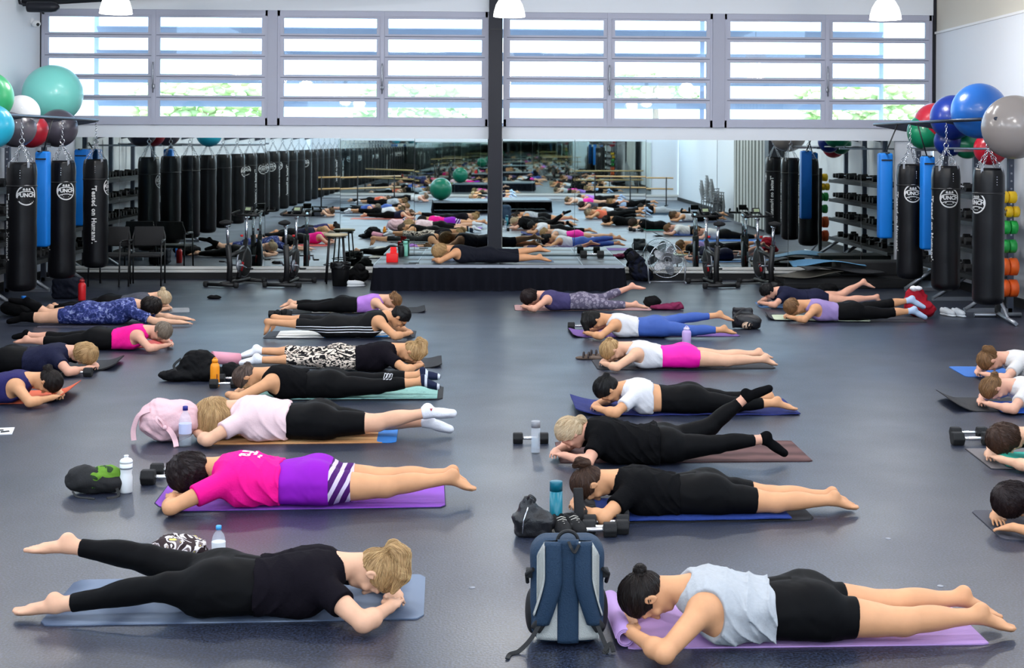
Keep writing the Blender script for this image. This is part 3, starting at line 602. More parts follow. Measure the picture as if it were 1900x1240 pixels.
# ------------------------------------------------------------ the room
def st(o): o['kind'] = 'structure'; return o
M_WALL = mat('wall paint', (222, 226, 232), .8, bump=.04, bscale=60); M_BEI = mat('beige panel', (205, 200, 188), .7); M_CEIL = mat('ceiling white', (225, 226, 228), .8)
M_ALU = mat('window aluminium', (172, 174, 190), .5, spec=.4); M_DKM = mat('dark steel', (24, 25, 34), .5, metal=.3); M_CHR = mat('chrome', (200, 202, 208), .18, metal=1); M_STL = mat('grey steel', (150, 154, 162), .35, metal=.7)
M_BLKP = mat('black plastic', (18, 18, 20), .45); M_BLKR = mat('black rubber', (22, 22, 24), .8, bump=.2, bscale=120); M_RED = mat('red paint', (200, 24, 30), .4); M_WP = mat('white plastic', (225, 226, 228), .4)
def floor_mat():
    m = mat('rubber floor', (58, 62, 74), .5); nt = m.node_tree; b = nt.nodes['Principled BSDF']; L = nt.links
    tc = nt.nodes.new('ShaderNodeTexCoord')
    n = nt.nodes.new('ShaderNodeTexNoise'); n.inputs['Scale'].default_value = 85; n.inputs['Detail'].default_value = 3; L.new(tc.outputs['Object'], n.inputs[0])
    r = nt.nodes.new('ShaderNodeValToRGB'); L.new(n.outputs[0], r.inputs[0]); e = r.color_ramp.elements
    e[0].position = .42; e[0].color = (*lin((13, 15, 24)), 1); e[1].position = .64; e[1].color = (*lin((47, 56, 80)), 1); b.inputs['Specular IOR Level'].default_value = .85
    n2 = nt.nodes.new('ShaderNodeTexNoise'); n2.inputs['Scale'].default_value = .9; n2.inputs['Detail'].default_value = 5; L.new(tc.outputs['Object'], n2.inputs[0])
    mr = nt.nodes.new('ShaderNodeMapRange'); mr.inputs[1].default_value = .3; mr.inputs[2].default_value = .7; mr.inputs[3].default_value = .34; mr.inputs[4].default_value = .46; L.new(n2.outputs[0], mr.inputs[0]); L.new(mr.outputs[0], b.inputs['Roughness'])
    # seams between the rolls of rubber, run along the room and across it
    sx = nt.nodes.new('ShaderNodeSeparateXYZ'); L.new(tc.outputs['Object'], sx.inputs[0]); seam = None
    for ax, pitch, off in ((0, 1.25, .56), (1, 9.0, 3.0)):
        a = nt.nodes.new('ShaderNodeMath'); a.operation = 'ADD'; a.inputs[1].default_value = 100 * pitch + off; L.new(sx.outputs[ax], a.inputs[0])
        f = nt.nodes.new('ShaderNodeMath'); f.operation = 'MODULO'; f.inputs[1].default_value = pitch; L.new(a.outputs[0], f.inputs[0])
        g = nt.nodes.new('ShaderNodeMath'); g.operation = 'LESS_THAN'; g.inputs[1].default_value = .005; L.new(f.outputs[0], g.inputs[0])
        if seam is None: seam = g.outputs[0]
        else:
            mx = nt.nodes.new('ShaderNodeMath'); mx.operation = 'MAXIMUM'; L.new(seam, mx.inputs[0]); L.new(g.outputs[0], mx.inputs[1]); seam = mx.outputs[0]
    mix = nt.nodes.new('ShaderNodeMix'); mix.data_type = 'RGBA'; L.new(seam, mix.inputs[0]); L.new(r.outputs[0], mix.inputs[6]); mix.inputs[7].default_value = (*lin((28, 29, 34)), 1)
    L.new(mix.outputs[2], b.inputs['Base Color'])
    bp = nt.nodes.new('ShaderNodeBump'); bp.inputs['Strength'].default_value = .25; bp.inputs['Distance'].default_value = .004; L.new(n.outputs[0], bp.inputs['Height']); L.new(bp.outputs[0], b.inputs['Normal'])
    return m
st(MB().box(((XL + XR) / 2, (YW + YB) / 2, -.1), (XR - XL + .6, YW - YB + .6, .2)).build('floor', floor_mat()))
st(MB().box(((XL + XR) / 2, (YW + YB) / 2, ZC + .1), (XR - XL + .6, YW - YB + .6, .2)).build('ceiling', M_CEIL))
w_ = MB()                                                    # left wall, a high open strip added out of view to let daylight in
w_.box((XL - .1, (YW + YB) / 2, 2.0), (.2, YW - YB, 4.0)); w_.box((XL - .1, (YW + YB) / 2, 5.45), (.2, YW - YB, .3))
w_.box((XL - .1, 17.75, 4.65), (.2, 9.5, 1.3)); st(w_.build('wall_left', M_WALL))
w_ = MB(); w_.box((XR + .1, (YW + YB) / 2, 1.97), (.2, YW - YB, 3.94)); w_.box((XR + .1, 17.75, 4.77), (.16, 9.5, 1.66)); w_.box((XR + .1, (YW + YB) / 2, 5.45), (.2, YW - YB, .3)); wr = st(w_.build('wall_right', M_WALL))  # right wall, upper part out of view left open, added to let daylight in
st(MB().box((XR + .045, 17.75, 4.77), (.07, 9.5, 1.6)).build('trim_1', M_BEI)); st(MB().box((XR - .0, 17.75, 3.95), (.05, 9.5, .035)).build('trim_2', mat('trim white', (228, 228, 228), .6)))
ZT, ZB = 4.235, 2.427
xa = lambda p: float(at(p, 130, YW)[0])
bays = [(80, 287, 498), (516, 710, 905), (935, 1130, 1321), (1343, 1533, 1726)]
# mirror wall: solid below, band between mirror and windows, band above, piers between bays
w_ = MB(); w_.box(((XL + XR) / 2, YW + .13, ZB / 2), (XR - XL, .2, ZB)); w_.box(((XL + XR) / 2, YW + .06, (ZT + ZC) / 2), (XR - XL, .3, ZC - ZT))
w_.box(((XL + XR) / 2, YW + .0, (2.225 + ZB) / 2), (XR - XL, .06, ZB - 2.225)); w_.box(((XL + xa(80)) / 2 - .1, YW + .1, (ZT + ZB) / 2), (xa(80) - XL + .2, .2, ZT - ZB)); w_.box(((XR + xa(1726)) / 2 + .1, YW + .1, (ZT + ZB) / 2), (XR - xa(1726) + .2, .2, ZT - ZB)); w_.box((xa(918.5), YW + .1, (ZT + ZB) / 2), (.24, .2, ZT - ZB))
st(w_.build('wall_back', M_WALL))
def glass_mat():
    m = bpy.data.materials.new('window glass'); m.use_nodes = True; nt = m.node_tree; nt.nodes.remove(nt.nodes['Principled BSDF'])
    t = nt.nodes.new('ShaderNodeBsdfTransparent'); t.inputs[0].default_value = (.93, .96, .98, 1); g = nt.nodes.new('ShaderNodeBsdfGlossy'); g.inputs['Roughness'].default_value = .02
    fr = nt.nodes.new('ShaderNodeFresnel'); fr.inputs[0].default_value = 1.5; mx = nt.nodes.new('ShaderNodeMixShader')
    nt.links.new(fr.outputs[0], mx.inputs[0]); nt.links.new(t.outputs[0], mx.inputs[1]); nt.links.new(g.outputs[0], mx.inputs[2]); nt.links.new(mx.outputs[0], nt.nodes['Material Output'].inputs[0]); return m
M_GL = glass_mat(); M_BLADE = mat('louvre blade', (138, 150, 168), .5)
for bi, (a, m_, b) in enumerate(bays):
    X0, Xm, X1 = xa(a), xa(m_), xa(b); fr = MB(); Yf = YW - .02
    fr.box(((X0 + X1) / 2, Yf, ZT - .04), (X1 - X0, .1, .095)); fr.box(((X0 + X1) / 2, Yf, ZB + .055), (X1 - X0, .1, .11))
    for X in (X0 + .012, X1 - .012): fr.box((X, Yf, (ZT + ZB) / 2), (.05, .1, ZT - ZB))
    fr.box((Xm, Yf, (ZT + ZB) / 2), (.06, .12, ZT - ZB)); win = st(fr.build('window_%d' % (bi + 1), M_ALU))
    lz0, lz1 = ZB + .10, ZT - .07; n = 5; pit = (lz1 - lz0) / n
    for (u, v) in ((X0 + .04, Xm - .035), (Xm + .035, X1 - .04)):
        s_ = MB(); gap = MB()
        for i in range(n):
            z0, z1 = lz0 + i * pit, lz0 + (i + 1) * pit
            for zz in (z0 + .018, z1 - .026): s_.box(((u + v) / 2, Yf - .01, zz), (v - u - .02, .052, .034 if zz < z0 + .1 else .044))
            for X in (u + .025, v - .025): s_.box((X, Yf - .01, (z0 + z1) / 2), (.062, .06, pit))
            gap.box(((u + v) / 2, Yf - .043, z1), (v - u - .01, .006, .008))  # dark strip stands in for the shaded gap between lites
        s_.build('sash', M_ALU, win); gap.build('gap_strip', mat('gap_strip', (70, 74, 88), .7), win)
        MB().box(((u + v) / 2, Yf + .012, (lz0 + lz1) / 2), (v - u, .004, lz1 - lz0)).build('glass_pane', M_GL, win)
    hd_ = MB(); hd_.box((Xm, Yf - .10, ZB + .80), (.022, .03, .30), bev=.006).box((Xm, Yf - .08, ZB + .60), (.05, .03, .07), bev=.01).tube([(Xm, Yf - .1, ZB + .50), (Xm, Yf - .1, ZB + .98)], .009); hd_.build('window_handle', M_STL, win)
for i, (a, b) in enumerate(((498, 516), (1321, 1343))):
    st(MB().box(((xa(a) + xa(b)) / 2, YW - .03, (ZT + ZB) / 2), (xa(b) - xa(a), .12, ZT - ZB)).build('trim_%d' % (i + 3), mat('mullion grey', (160, 162, 178), .5)))
st(MB().box((xa(1731), YW - .05, 3.9), (.05, .1, 3.4)).build('trim_5', M_DKM)); st(MB().box((xa(77.5), YW - .04, 3.3), (.025, .08, 1.9)).build('trim_6', M_DKM))
# louvre screen outside
LV = empty('louvre_screen', (0, YW + .75, 0)); tag(LV, 'blue grey horizontal sunshade louvres fixed outside the high windows', 'louvres')
k = 0; z = 2.42
while z < 4.7:
    MB().box((0, 0, z), (XR - XL - 1.3, .20, .03), rot=(R(-38), 0, 0), bev=.008).build('blade', M_BLADE, LV); z += .385
for X in (XL + .62, XR - .62, -3.6, 3.45, -.05): MB().box((X, .12, 3.4), (.07, .07, 3.4)).build('post', mat('louvre post', (190, 204, 224), .5), LV)
# outside: pale ground and trees
st(MB().box((0, 60, -.6), (160, 72, .4)).build('ground', mat('outdoor paving', (190, 190, 180), .9)))
random.seed(4)
TREEM = mat('foliage', (206, 220, 170), .8, var=.2, vscale=1.5, vcol=(168, 196, 128))
for i, (px, py, Y, r, lb) in enumerate([(1215, 150, 42, 1.3, 'leafy green tree outside, seen through the window right of the column'), (380, 172, 55, 2.4, 'pale green hedge tree outside the far left window'), (760, 176, 60, 2.4, 'rounded green tree outside the window left of the column'), (1590, 172, 55, 2.2, 'low green tree outside the far right window')]):
    c = at(px, py, Y); t = empty('tree', (c[0], Y, -.4)); tag(t, lb, 'tree', 'trees outside'); m_ = MB(); hz = c[2] + .4
    for j in range(300):
        a, e = random.uniform(0, 6.28), random.uniform(-.5, 1); q = r * random.uniform(.35, .8)
        m_.ball((math.cos(a) * q * 1.4, math.sin(a) * q, hz + e * r * .5 - .3 * r), r * random.uniform(.05, .12), 6, (1.2, 1, .7))
    m_.build('foliage', TREEM, t); MB().tube([(0, 0, 0), (.05, 0, hz * .6), (0, 0, hz)], [.16, .11, .06]).build('trunk', mat('bark', (110, 96, 80), .9), t)
# mirrors: panels with hairline misalignments
M_MIR = mat('mirror glass', (216, 226, 222), .012, metal=1); random.seed(9)
mb = [140, 222, 357, 492, 631.6, 769, 905, 932, 1066, 1198, 1330, 1462, 1597, 1658]
for i, (a, b) in enumerate(zip(mb, mb[1:])):
    if (a, b) == (905, 932): continue
    X0, X1 = float(at(a, 380, YW)[0]) + .003, float(at(b, 380, YW)[0]) - .003
    o = MB().box((0, 0, 0), (X1 - X0, .006, 2.02)).build('mirror_panel', M_MIR); o.location = ((X0 + X1) / 2, YW - .02, 1.215)
    o.rotation_euler = (R(random.uniform(-.035, .035)), 0, R(random.uniform(-.10, .10)))
    tag(o, 'tall frameless mirror panel in the row along the wall under the windows', 'mirror', 'mirror panels on the far wall')
xm0, xm1 = float(at(140, 500, YW)[0]), float(at(1720, 500, YW)[0])
b_ = MB(); b_.box(((xm0 + xm1) / 2, YW - .015, .176), (xm1 - xm0, .07, .05), bev=.006).box(((xm0 + xm1) / 2, YW - .01, .124), (xm1 - xm0, .06, .044), bev=.006); st(b_.build('baseboard_back', mat('white board', (218, 218, 214), .5)))
st(MB().box(((XL + XR) / 2, YW + .0, .05), (XR - XL, .05, .10)).build('baseboard_back_lower', M_BLKR))
st(MB().box((XL + .02, (YW + YB) / 2, .06), (.04, YW - YB, .12)).build('baseboard_left', M_BLKR)); st(MB().box((XR - .02, (YW + YB) / 2, .06), (.04, YW - YB, .12)).build('baseboard_right', M_BLKR))
st(MB().box((xa(919.5), YW - .13, ZC / 2), (xa(932) - xa(907.5), .2, ZC)).build('column', M_DKM))
st(MB().box((xa(919.5), YW - .235, 3.95), (xa(932) - xa(907.5) + .004, .008, .012)).build('trim_7', M_BLKP))
# rear of the room, seen only in the mirrors: a second mirror wall, an open strip above it added to let daylight in
w_ = MB(); w_.box(((XL + XR) / 2, YB - .13, 1.2), (XR - XL, .2, 2.4)); w_.box(((XL + XR) / 2, YB - .13, 5.2), (XR - XL, .2, .8)); st(w_.build('wall_rear', M_WALL))
st(MB().box(((XL + XR) / 2, YB - .0, .17), (XR - XL, .04, .08)).build('baseboard_rear', mat('white board', (218, 218, 214), .5)))
for i in range(8):
    wd = 1.5; X = -6.0 + wd / 2 + i * wd
    o = MB().box((0, 0, 0), (wd - .006, .006, 2.0)).build('mirror_panel', M_MIR); o.location = (X, YB + .02, 1.22); o.rotation_euler = (0, 0, R(.35 + random.uniform(-.08, .08)))
    tag(o, 'mirror panel on the opposite wall, showing only in the far mirrors', 'mirror', 'mirror panels on the rear wall')
# stage, its decks and skirt
def stage(name, x0, x1, y0, y1, zt, seams, label, rz=0):
    cx, cy = (x0 + x1) / 2, (y0 + y1) / 2; s_ = empty(name, (cx, cy, 0), rz); tag(s_, label, 'stage')
    xs = [x0] + seams + [x1]
    for a, b in zip(xs, xs[1:]):
        for c, d in ((y0, (y0 + y1) / 2), ((y0 + y1) / 2, y1)):
            MB().box(((a + b) / 2 - cx, (c + d) / 2 - cy, zt - .03), (b - a - .016, d - c - .016, .06), bev=.004).build('deck', mat('stage deck', (70, 74, 82), .38, bump=.08, bscale=90), s_)
    e = MB()
    for x in xs: e.box((x - cx, 0, zt - .022), (.012, y1 - y0, .045))
    for y in (y0, cy, y1): e.box((0, y - cy, zt - .022), (x1 - x0, .012, .045))
    e.build('edge_trim', M_STL, s_)
    P_ = []; per = [(x0, y1), (x0, y0), (x1, y0), (x1, y1)]; vs_, fs_ = [], []
    for (ax, ay), (bx, by) in zip(per, per[1:]):
        ln = math.hypot(bx - ax, by - ay); n = int(ln / .018)
        nx, ny = (by - ay) / ln, -(bx - ax) / ln
        for i in range(n): P_.append((ax + (bx - ax) * i / n, ay + (by - ay) * i / n, nx, ny, len(P_) * .018))
    nz = 9
    for (x, y, nx, ny, d) in P_:
        for k in range(nz):
            t = k / (nz - 1); am = .006 + .026 * t; w2 = am * (math.sin(d * 34 + .9 * math.sin(d * 5)) + .5 * math.sin(d * 13 + 2)) + .010 + .012 * t
            vs_.append((x + nx * -w2 * -1 - cx, y + ny * w2 - cy, (zt - .045) * (1 - t) + .004))
    for i in range(len(P_) - 1):
        for k in range(nz - 1): fs_.append((i * nz + k, (i + 1) * nz + k, (i + 1) * nz + k + 1, i * nz + k + 1))
    np_obj('skirt', vs_, np.array(fs_), mat('stage skirt cloth', (15, 16, 24), .95, spec=.15), s_); return s_
stage('stage', -1.73, 1.92, 20.72, 22.30, .380, [-1.115, .10, 1.32], 'low black stage with a pleated black skirt standing before the mirror')
stage('stage', -1.9, 1.75, -1.0, 1.2, .380, [-.7, .5], 'second low black stage opposite the mirrors, seen only in reflection', rz=R(-3))
# pendant lamps
M_SH = mat('lamp shade', (250, 250, 250), .4, emis=((255, 252, 246), 2.6))
lamps = [(float(at(p, 20, 18)[0]), 18.0) for p in (215, 945, 1643)]
lamps += [(x, y) for y in (13.2, 8.4, 3.6, -1.2, -6.0) for x in (-4.8, .2, 5.0)]
for i, (x, y) in enumerate(lamps):
    zb = float(at(945, 31, 18)[2])
    L_ = empty('pendant_lamp', (x, y, zb)); tag(L_, ['glowing bell shaped pendant lamp hanging before the left window', 'glowing bell shaped pendant lamp hanging beside the dark column', 'glowing bell shaped pendant lamp hanging before the right window'][i] if i < 3 else 'bell shaped pendant lamp hanging behind the camera', 'lamp', 'pendant lamps')
    MB().lathe([(.2, 0), (.203, .004), (.195, .06), (.17, .15), (.12, .235), (.06, .27), (.0, .28)], n=32).build('lamp_shade', M_SH, L_)
    MB().lathe([(0, .27), (.055, .27), (.06, .36), (.03, .42), (0, .42)], n=16).build('lamp_cap', M_STL, L_)
    MB().tube([(0, 0, .4), (0, 0, ZC - zb)], .006, 6).build('cord', M_BLKP, L_)
    pl = bpy.data.lights.new('lamp_light', 'POINT'); pl.energy = 98; pl.color = (1.0, .965, .92); pl.shadow_soft_size = .19; l = bpy.data.objects.new('lamp_light', pl); COL.objects.link(l); l.location = (0, 0, -.22); l.parent = L_
# unseen fill panels added under the ceiling to brighten the room
for y in (-6, 0, 6, 12, 18):
    for x in (-3, 3):
        t = empty('fill_light', (x, y, ZC - .12)); tag(t, 'unseen fill panel added under the ceiling', 'fill light', 'added fill panels')
        MB().box((0, 0, 0), (2.6, .3, .10), bev=.01).build('housing', M_WP, t); MB().box((0, 0, -.056), (2.5, .26, .012)).build('fill_panel', mat('fill_panel', (250, 250, 250), .5, emis=((255, 255, 255), 3)), t)
        l = area('fill_area_light', (0, 0, -.07), 2.5, 90, col=(.93, .96, 1.0), shape='RECTANGLE', size_y=.26); l.parent = t
# top left corner: beam, speaker, camera
p0, p1 = at(100, 2, 21.6), at(400, -10, 21.6)
bm_ = MB(); bm_.tube([(p0[0] - .8, 21.6, p0[2] - .03), (p1[0] + 3, 21.6, p1[2] + .26)], .075, 4); st(bm_.build('trim_8', M_DKM))
c = at(80, 13, 21.3); t = empty('speaker', (c[0], 21.3, c[2])); tag(t, 'black cylindrical speaker mounted high in the left corner above the window', 'speaker')
MB().lathe([(.0, -.24), (.075, -.23), (.08, -.2), (.08, .12), (.066, .19), (.03, .235), (0, .245)], axis='X').build('housing', M_DKM, t); MB().tube([(-.2, 0, .02), (-.34, 0, .05), (-.4, 0, .30), (-.4, 0, .8)], .02).build('bracket', M_DKM, t)
c = at(62, 40, 22.0); t = empty('security_camera', (XL, 22.0, c[2])); tag(t, 'small white security camera on the left wall below the speaker', 'security camera')
dx = c[0] - XL; MB().lathe([(0, 0), (.06, 0), (.06, .03), (.02, .05), (0, .05)], axis='X').tube([(.03, 0, 0), (dx, 0, .01)], .02).build('mount', M_WP, t); MB().ball((dx + .05, -.03, -.035), .055, 20, (1.25, 1, 1)).build('housing', M_WP, t); MB().ball((dx + .09, -.065, -.05), .026, 14).build('lens', M_BLKP, t)

# ------------------------------------------------------------ punching bags, their racks, balls, pads
BR = .178
def wrap(me, r, th0, z0, u0=0, v0=0, vertical=False):
    for v in me.vertices:
        u, w2, e = v.co.x, v.co.y, v.co.z
        if vertical: u, w2 = w2, -u
        u += u0; w2 += v0; th = th0 + u / r
        v.co = Vector(((r + .002 + e) * math.sin(th), -(r + .002 + e) * math.cos(th), z0 + w2))
    return me
M_VIN = mat('bag vinyl', (8, 8, 12), .34, bump=.12, bscale=14, spec=.30); M_PRT = mat('white print', (205, 205, 205), .6)
def add_mesh(name, me, m, parent):
    me.materials.clear(); me.materials.append(m); o = bpy.data.objects.new(name, me); COL.objects.link(o); o.parent = parent; return o
def make_bag(loc, th, label, zt=1.90, zb=.32, hang=2.47, seed=0):
    b = empty('punching_bag', (loc[0], loc[1], 0)); tag(b, label, 'punching bag', 'hanging punching bags')
    ln = zt - zb; prof = [(0, zb - .005), (.10, zb), (.155, zb + .02), (BR, zb + .06)] + [(BR + .003 * math.sin(i * 2.1 + seed), zb + .1 + i * (ln - .25) / 9) for i in range(10)] + [(BR * .985, zt - .09), (BR * .94, zt - .03), (BR * .87, zt), (BR * .80, zt - .02), (0, zt - .05)]
    def wob(a, z): return .022 * math.sin(a * 9 + seed) * max(0, min(1, (z - zt + .28) / .2))
    MB().lathe(prof, n=56, wob=wob).build('bag_body', M_VIN, b)
    MB().lathe([(BR + .004, zt - .30), (BR + .006, zt - .295), (BR + .006, zt - .285), (BR + .004, zt - .28)], n=48).build('seam', M_BLKP, b)
    ch = MB(); ring_z = zt + .26
    ch.torus((0, 0, ring_z), .030, .006, Matrix.Rotation(R(90), 4, 'X'), 16, 6)
    def chain(p, q):
        p, q = Vector(p), Vector(q); d = q - p; n = max(2, int(d.length / .034)); rot = d.to_track_quat('X', 'Z').to_matrix().to_4x4()
        for i in range(n):
            c_ = p + d * (i + .5) / n; M_ = rot @ Matrix.Rotation(R(90) * (i % 2), 4, 'X') @ Matrix.Diagonal((1.35, .8, 1, 1)); ch.torus(c_, .0165, .0036, M_, 8, 4)
    chain((0, 0, ring_z + .03), (0, 0, hang - .02))
    for i in range(4):
        a = R(45 + 90 * i); chain((BR * .82 * math.cos(a), BR * .82 * math.sin(a), zt + .01), (0, 0, ring_z - .03))
    ch.build('chain', M_CHR, b)
    for i in range(4):
        a = R(45 + 90 * i); MB().box((BR * .93 * math.cos(a), BR * .93 * math.sin(a), zt - .03), (.010, .03, .07), rot=Matrix.Rotation(a, 4, 'Z')).build('strap', M_STL, b)
    stud = MB()
    for k in range(4): stud.ball((BR * 1.0 * math.sin(.2), -BR * 1.0 * math.cos(.2), zt - .10 - k * .03), .007, 8)
    stud.build('rivets', M_CHR, b)
    lg = bmesh.new()                                           # round badge: ring, crown of blocks, word, arcs under it
    def poly(pts):
        f = lg.faces.new([lg.verts.new((x, y, 0)) for x, y in pts])
    def arc(r0, r1, a0, a1, cy=0, sx=1.0, n=28):
        for i in range(n):
            a, c_ = [a0 + (a1 - a0) * (i + k) / n for k in (0, 1)]
            poly([(r0 * sx * math.cos(a), cy + r0 * math.sin(a)), (r1 * sx * math.cos(a), cy + r1 * math.sin(a)), (r1 * sx * math.cos(c_), cy + r1 * math.sin(c_)), (r0 * sx * math.cos(c_), cy + r0 * math.sin(c_))])
    arc(.110, .125, 0, 2 * math.pi); arc(.225, .234, R(66), R(114), -.272, n=12); arc(.225, .236, R(66), R(114), -.182, n=12)
    for x in (-.034, 0, .034): poly([(x - .013, .060), (x + .013, .060), (x + .013, .076), (x - .013, .076)]); poly([(x - .008, .079), (x + .008, .079), (x + .008, .087), (x - .008, .087)])
    poly([(-.058, -.068), (.058, -.068), (.052, -.056), (-.052, -.056)]); poly([(-.036, -.084), (.036, -.084), (.036, -.078), (-.036, -.078)])
    me = bpy.data.meshes.new('badge'); lg.to_mesh(me); lg.free(); add_mesh('badge', wrap(me, BR, th, 1.50), M_PRT, b)
    add_mesh('lettering', wrap(text_mesh('PUNCH', .066, .0028, 1.0), BR, th, 1.50), M_PRT, b)
    add_mesh('slogan', wrap(text_mesh("'Tested on Humans'.", .093, .0030, 1.08), BR, th - R(85), 1.10, vertical=True), M_PRT, b)
    return b
XBL, XBR = float(at(115, 380, 19.25)[0]), float(at(1755, 380, 17.8)[0])
print('XB', XBL, XBR, [float(at(p, 380, y)[0]) for p, y in ((42, 17.62), (175, 20.87), (1690, 19.35), (1831, 16.25))])
lb = {0: 'punching bag nearest the camera in the left row, its round badge facing front', 1: 'middle punching bag of the left row, badge right and slogan at its left edge', 2: 'punching bag nearest the mirror on the left, slogan facing front'}
bags = []
for i, (Y, th) in enumerate([(17.62, 37), (19.25, 34), (20.87, 92), (16.0, 30), (14.35, -40), (12.7, 100), (11.05, 200), (9.4, 150), (7.75, 185), (6.1, 210)]):
    bags.append(make_bag((XBL, Y), R(th), lb.get(i, 'punching bag further along the left row, seen only in the mirror'), seed=i))
for i in range(9):                                            # the row runs on behind the camera
    o = copy_tree(bags[3 + i % 6]); o.location = (XBL, 4.45 - 1.55 * i, 0); o.rotation_euler = (0, 0, .7 * i)
for i, (Y, th, l_) in enumerate([(19.35, -3, 'punching bag nearest the mirror on the right, beside the blue pad'), (17.8, -3, 'middle punching bag of the right row with badge and slogan facing front'), (16.25, -70, 'punching bag nearest the camera on the right, badge half turned away')]):
    bags.append(make_bag((XBR, Y), R(th), l_, seed=i + 20))
M_BAR = mat('rack steel', (58, 64, 76), .32, metal=.7)
def bag_rack(X, sg, y0, y1, ys, label):
    r = empty('bag_rack', (X, y1, 2.47)); tag(r, label, 'rack'); Xw = (XL if sg < 0 else XR) - X
    MB().tube([(0, y0 - y1, 0), (0, 0, 0)], .022, 10).build('hanging_bar', M_BAR, r)
    
    for y in ys:
        b = MB(); W = abs(Xw)
        b.prism([(0, .015), (0, -.03), (sg * W, -.26), (sg * W, .015)], y - y1 - .006, y - y1 + .006, Matrix.Rotation(R(90), 4, 'X') @ Matrix.Diagonal((1, 1, -1, 1)))
        o = b.build('bracket', M_BAR, r)
        t_ = text_mesh('SUPER HEAVY', .05, .001); 
        for v in t_.vertices: v.co = Vector((sg * W * .5 + v.co.x, y - y1 - .010 - v.co.z, v.co.y - .035 - abs(W * .5 + sg * v.co.x) * .04))
        add_mesh('lettering', t_, M_PRT, o)
    return r
bag_rack(XBL, -1, -8.3, 20.95, [20.92, 19.25, 17.62, 14.8, 12.3, 9.8, 7.3, 5.1, 2.5, 0, -2.5, -5, -8], 'long steel bar on brackets carrying the left row of punching bags')
bag_rack(XBR, 1, 16.0, 21.2, [21.1, 19.35, 17.8, 16.15], 'steel bar on brackets carrying the right row of punching bags')
def ball(px, py, rp, dia, rgb, label, rough=.3, name=None):
    Y = F * dia / 2 / rp; c = at(px, py, Y); o = MB().ball((0, 0, 0), dia / 2, 40).build('exercise_ball', mat('ball ' + '%d %d %d' % rgb, rgb, rough, spec=.5, coat=.15)); o.location = c
    tag(o, label, 'exercise ball', 'exercise balls'); v = MB(); v.lathe([(0, 0), (.012, 0), (.012, .004), (0, .005)], n=12); q = v.build('valve', M_WP, o); q.location = (dia * .49 * .30 * (1 if px > 900 else 1), -dia * .49 * .92, dia * .49 * .25); q.rotation_euler = (R(80), 0, 0); return o
ball(98, 175, 54, .86, (120, 205, 195), 'large pale teal exercise ball on top of the left rack'); ball(-24, 180, 47, .60, (60, 170, 110), 'green exercise ball cut by the left edge')
ball(-18, 235, 42, .52, (40, 170, 200), 'turquoise exercise ball low at the left edge'); ball(58, 243, 31, .45, (165, 30, 45), 'red exercise ball in the lower left rack'); ball(30, 237, 36, .50, (88, 84, 92), 'grey exercise ball in the lower left rack'); ball(108, 238, 35, .535, (70, 66, 76), 'dark grey exercise ball under the large teal one'); ball(40, 210, 33, .46, (205, 205, 208), 'silver white exercise ball behind the teal one')
ball(1817, 206, 52, .70, (30, 95, 175), 'large blue exercise ball on top of the right rack'); ball(1882, 236, 60, .74, (138, 130, 126), 'large silver grey exercise ball at the right edge', .22); ball(1768, 218, 42, .60, (16, 44, 130), 'dark blue exercise ball behind the large blue one'); ball(1733, 228, 37, .56, (190, 40, 60), 'red exercise ball near the mirror end of the right rack')
ball(1716, 245, 33, .50, (20, 130, 90), 'green exercise ball at the mirror end of the right rack'); ball(1838, 276, 31, .43, (190, 30, 50), 'small red exercise ball low in the right rack'); ball(1795, 268, 27, .39, (20, 120, 80), 'small green exercise ball low in the right rack'); ball(1762, 262, 29, .42, (14, 40, 120), 'small dark blue ball low in the right rack')
c = at(798, 364, 45 - .6); o = MB().ball((0, 0, 0), .35, 32).build('exercise_ball', mat('ball green', (10, 110, 84), .25)); o.location = (-.75 - .9, .4, .38 + .35); tag(o, 'dark green exercise ball standing on the second stage in the mirror', 'exercise ball', 'exercise balls')
# ball rails along the walls
for X, y0, y1, l_ in ((-6.17, 6, 20.0, 'left'), (6.08, 15, 20.6, 'right')):
    r = empty('ball_rack', (X, y1, 2.12)); tag(r, 'steel rails on the %s wall carrying the exercise balls' % l_, 'rack'); sg = -1 if X < 0 else 1; g = abs((XL if sg < 0 else XR) - X)
    for dx in (.0, sg * .36):
        MB().tube([(dx, y0 - y1, 0), (dx, 0, 0)], .014, 8).build('rail', M_STL, r)
    y = y0
    while y <= y1: MB().box((sg * g / 2, y - y1, -.03), (g, .03, .03)).build('arm', M_STL, r); y += 1.75
# blue pads hung on the side walls
def pad(x0, x1, y0, y1, Y, dp, label, flip=1):
    a, b = at(x0, y0, Y), at(x1, y1, Y); w2 = abs(b[0] - a[0]); h2 = abs(a[2] - b[2]); p = empty('kick_pad', ((a[0] + b[0]) / 2, Y, (a[2] + b[2]) / 2)); tag(p, label, 'pad', 'blue kick pads')
    MB().box((0, dp / 2, 0), (w2, dp, h2), bev=.03, seg=3).build('cushion', mat('pad blue', (0, 112, 200), .5, bump=.05, bscale=30), p)
    MB().box((0, -.006, h2 / 2 - .10), (w2 * .8, .012, .018)).box((0, dp * .5, h2 / 2 + .0), (.03, dp + .2, .02)).build('strap', M_BLKP, p)
    xb = (XBL if p.location.x < 0 else XBR) - p.location.x; top = 2.47 - p.location.z
    if Y < 21: MB().tube([(0, dp / 2, h2 / 2 - .02), (xb, dp / 2, top)], .010, 6).build('hanging_strap', M_BLKP, p)
    else: MB().tube([(0, dp / 2, h2 / 2 - .02), (0, YW - .03 - Y, h2 / 2 + .1)], .012, 6).build('hanging_strap', M_BLKP, p)
    return p
